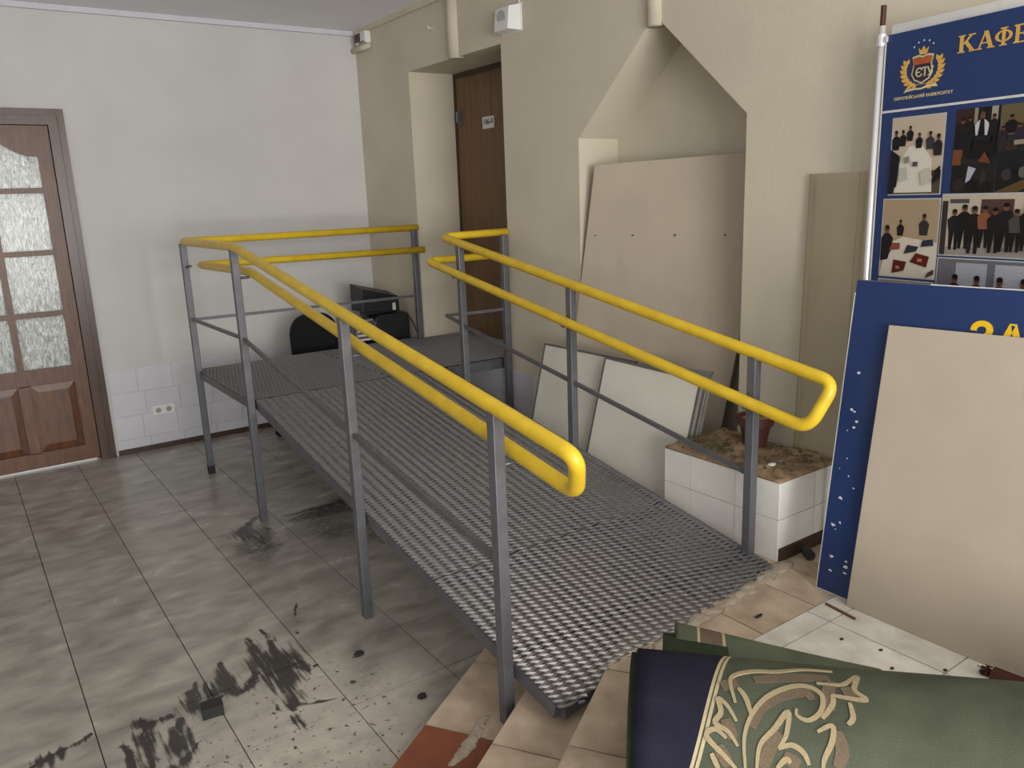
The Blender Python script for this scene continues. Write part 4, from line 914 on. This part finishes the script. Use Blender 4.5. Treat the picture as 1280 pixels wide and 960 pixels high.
obj('device_stand', box(B(), 2.72, 2.95, 5.90, 6.04, .924, .958), M['black'], dv)
bx = thing('paper_box', 'open grey paper tray beside the printer on the desk', 'tray', (2.65, 5.93, .70))
obj('tray_base', box(B(), 2.58, 2.735, 5.82, 6.05, .70, .715), M['black'], bx)
obj('tray_side', box(B(), 2.58, 2.595, 5.82, 6.05, .715, .90), M['alu'], bx)
obj('tray_shelf', box(B(), 2.595, 2.735, 5.825, 6.05, .885, .90), M['alu'], bx)
for z in (.73, .765, .80): obj('paper_stack', box(B(), 2.60, 2.73, 5.83, 6.04, z, z + .018), M['paper'], bx)
bm = B(); tube(bm, fillet([(3.02, 5.795, .90), (3.052, 5.78, .87), (3.058, 5.68, .74), (3.058, 5.665, .30), (3.058, 5.75, .02)], .06), .004, 8)
tag(obj('power_cable', bm, M['black']), 'thin black power cable hanging from the printer along the wall', 'cable')

# ------------------------------------------------------------------ things on the walls
sp = thing('wall_speaker', 'small white wall loudspeaker mounted high beside the office door', 'loudspeaker', (XR, 4.22, 2.86))
bm = B(); hexa(bm, [(XR - .006, 4.352, 2.785), (XR - .006, 4.155, 2.785), (XR - .006, 4.155, 2.935), (XR - .006, 4.352, 2.935)], [(XR - .080, 4.338, 2.795), (XR - .080, 4.195, 2.795), (XR - .066, 4.195, 2.925), (XR - .066, 4.338, 2.925)])
box(bm, XR - .008, XR + .001, 4.15, 4.357, 2.78, 2.94); obj('speaker_case', bm, M['whiteplastic'], sp, bevel=.004)
bm = B(); c = Vector((XR - .072, 4.262, 2.866)); nn = Vector((-.13, 0, -.014)).normalized(); tube(bm, [c, c + nn * .004], .043, 24); obj('speaker_grille', bm, M['speaker_grey'], sp)
bm = B(); tube(bm, [(XR - .006, 4.17, 2.92), (XR - .006, 4.165, ZC - .03)], .004, 8); tag(obj('speaker_cable', bm, M['whiteplastic']), 'thin white cable running up from the wall loudspeaker to the ceiling', 'cable')
al = thing('alarm_box', 'small white and red alarm box at the ceiling corner', 'alarm', (XR, 6.3, 3.06))
obj('alarm_case', box(B(), XR - .05, XR + .001, 6.19, 6.37, 3.045, ZC - .037), M['whiteplastic'], al, bevel=.004)
obj('red_lens', box(B(), XR - .0545, XR - .049, 6.275, 6.365, 3.062, 3.125), M['maroon'], al)
obj('slot', box(B(), XR - .0525, XR - .049, 6.205, 6.30, 3.049, 3.058), M['foot'], al)
bm = B(); tube(bm, [(XR - .028, YB - .002, 3.02), (XR - .028, 6.17, 3.02)], .022, 14); tag(obj('cable_conduit', bm, M['wall'], smooth=True), 'short cream conduit under the alarm box in the ceiling corner', 'conduit')
hk = bm = B(); tube(bm, [(XR + .002, 5.22, 2.979), (XR - .03, 5.22, 2.979), (XR - .035, 5.22, 2.992)], .009, 8); tube(bm, [(XR + .002, 5.22, 2.979), (XR - .004, 5.22, 2.979)], .018, 12)
tag(obj('wall_hook', bm, M['wall']), 'small painted hook screwed into the wall above the office door recess', 'hook')
so = thing('wall_socket', 'double white power socket set into the tiles beside the glazed door', 'socket', (1.215, YB, .27))
obj('socket_plate', box(B(), 1.135, 1.295, YB - .020, YB - .007, .268, .342), M['whiteplastic'], so, bevel=.003)
for x in (1.177, 1.253):
    bm = B(); tube(bm, [(x, YB - .0225, .305), (x, YB - .019, .305)], .026, 20); r_ = obj('outlet', bm, M['paper'], so)
    bm = B(); tube(bm, [(x, YB - .0236, .305), (x, YB - .0222, .305)], .018, 20); obj('outlet_well', bm, M['alu'], r_)
bm = B(); prism_x(bm, [(2.985, 2.50), (2.975, 2.52), (2.962, 2.49), (2.950, 2.42), (2.962, 2.425)], NB - .004, NB + .001)
tag(obj('black_rag', bm, M['foot']), 'small black scrap stuck inside the peak of the wall niche', 'scrap')

# ------------------------------------------------------------------ debris
def offcut(name, label, c, l, wd, ht, rz, m, wall=.0025):
    t = thing(name, label, 'offcut', (c[0], c[1], c[2])); cx, cy, cz = c; R_ = Matrix.Translation(c) @ Matrix.Rotation(rz, 4, 'Z')
    bm = B(); box(bm, -l / 2, l / 2, -wd / 2, -wd / 2 + wall, 0, ht); box(bm, -l / 2, l / 2, wd / 2 - wall, wd / 2, 0, ht); box(bm, -l / 2, l / 2, -wd / 2 + wall, wd / 2 - wall, 0, wall); box(bm, -l / 2, l / 2, -wd / 2 + wall, wd / 2 - wall, ht - wall, ht)
    bm.transform(R_); obj('tube_shell', bm, m, t)
    return t
offcut('steel_offcut', 'short black square tube offcut on the sooty floor tiles', (.545, 2.785, .0005), .075, .055, .042, math.radians(-8), M['soot'])
def chip(name, label, c, sx, sy, sz, m, seed, cat='scrap', group=None):
    r_ = random.Random(seed); bm = B(); g = bmesh.ops.create_icosphere(bm, subdivisions=2, radius=1)
    for v in g['verts']:
        k = r_.uniform(.75, 1.2); v.co = Vector((c[0] + v.co.x * sx * k, c[1] + v.co.y * sy * k, c[2] + sz * .9 + max(-.9, v.co.z * k) * sz))
    return tag(obj(name, bm, m), label, cat, group)
chip('soot_lump', 'black lump on the dusty floor below the middle ramp post', (1.135, 2.80, 0), .022, .016, .010, M['soot'], 1)
chip('soot_lump', 'black crumb on the floor at the foot of the red step', (1.20, 2.385, 0), .020, .014, .010, M['soot'], 2)
chip('soot_lump', 'thin black flake on the floor under the ramp', (.965, 2.84, 0), .012, .006, .003, M['soot'], 3)
chip('rubber_scrap', 'small black strip lying on the tan landing tile', (2.235, 1.675, ZL), .022, .008, .004, M['soot'], 4)
for k, (x, y) in enumerate(((2.33, 1.40), (2.30, 1.20), (2.37, 1.28), (2.36, 1.06), (2.42, 1.09))):
    chip('mud_crumb', 'tiny brown crumb on the white landing tiles', (x, y, ZL), .008, .006, .003, M['brownbase'], 20 + k, 'crumb', 'crumbs on the white landing tiles')
bm = B(); tube(bm, [(2.770, 1.828, ZL + .022), (2.800, 1.872, ZL + .024)], .022, 14); tag(obj('pipe_offcut', bm, M['soot']), 'dark pipe offcut on the floor behind the blue panel', 'offcut')
bm = B(); beam(bm, (2.500, 1.575, ZL + .004), (2.484, 1.445, ZL + .004), .009, .007); tag(obj('wooden_stick', bm, M['wood']), 'thin brown wooden stick at the foot of the front gypsum board', 'stick')
br = thing('brush_head', 'dark maroon bristle brush lying against the foot of the front gypsum board', 'brush', (2.50, .95, ZL))
bm = B(); beam(bm, (2.500, .985, ZL + .014), (2.515, .80, ZL + .014), .042, .026); obj('brush_block', bm, M['maroon'], br)
rr = random.Random(9); bm = B()
for k in range(46):
    x = 2.500 + rr.uniform(-.021, .021); z = ZL + rr.uniform(.002, .027); beam(bm, (x, .99, z), (x + rr.uniform(-.006, .006), 1.005 + rr.uniform(0, .018), z + rr.uniform(-.002, .004)), .0022, .0022)
bs = obj('bristles', bm, M['maroon'], br); bs['kind'] = 'stuff'

# cement dust swept into a crescent on the red step
rr = random.Random(21); bm = B()
for i in range(34):
    t = i / 33; x, y = 1.052 + .20 * t, 1.905 + .085 * t + .045 * t * t
    g = bmesh.ops.create_icosphere(bm, subdivisions=2, radius=1.0); sx, sy, sz = rr.uniform(.012, .03), rr.uniform(.008, .02) * (.6 + math.sin(PI * t)), rr.uniform(.001, .004)
    for v in g['verts']: v.co = Vector((x + rr.uniform(-.003, .003) + v.co.x * sx, y + v.co.y * sy, .0935 + max(0, v.co.z) * sz))
cd = tag(obj('cement_dust', bm, M['mortar'], smooth=True), 'pale crescent of cement dust swept together on the lowest step', 'dust'); cd['kind'] = 'stuff'

tb = bpy.data.objects['gypsum_board']
for k, t in enumerate((.06, .30, .55, .82)):
    a = Vector((2.955, 3.785, 0)).lerp(Vector((3.110, 3.555, 1.97)), .80); b_ = Vector((3.12, 2.745, 0)).lerp(Vector((3.338, 2.49, 1.985)), .80)
    q = a.lerp(b_, t); bm = B(); tube(bm, [q + Vector((.003, 0, 0)), q + Vector((-.0012, 0, 0))], .0055, 10); obj('screw_mark', bm, M['darkframe'], tb)
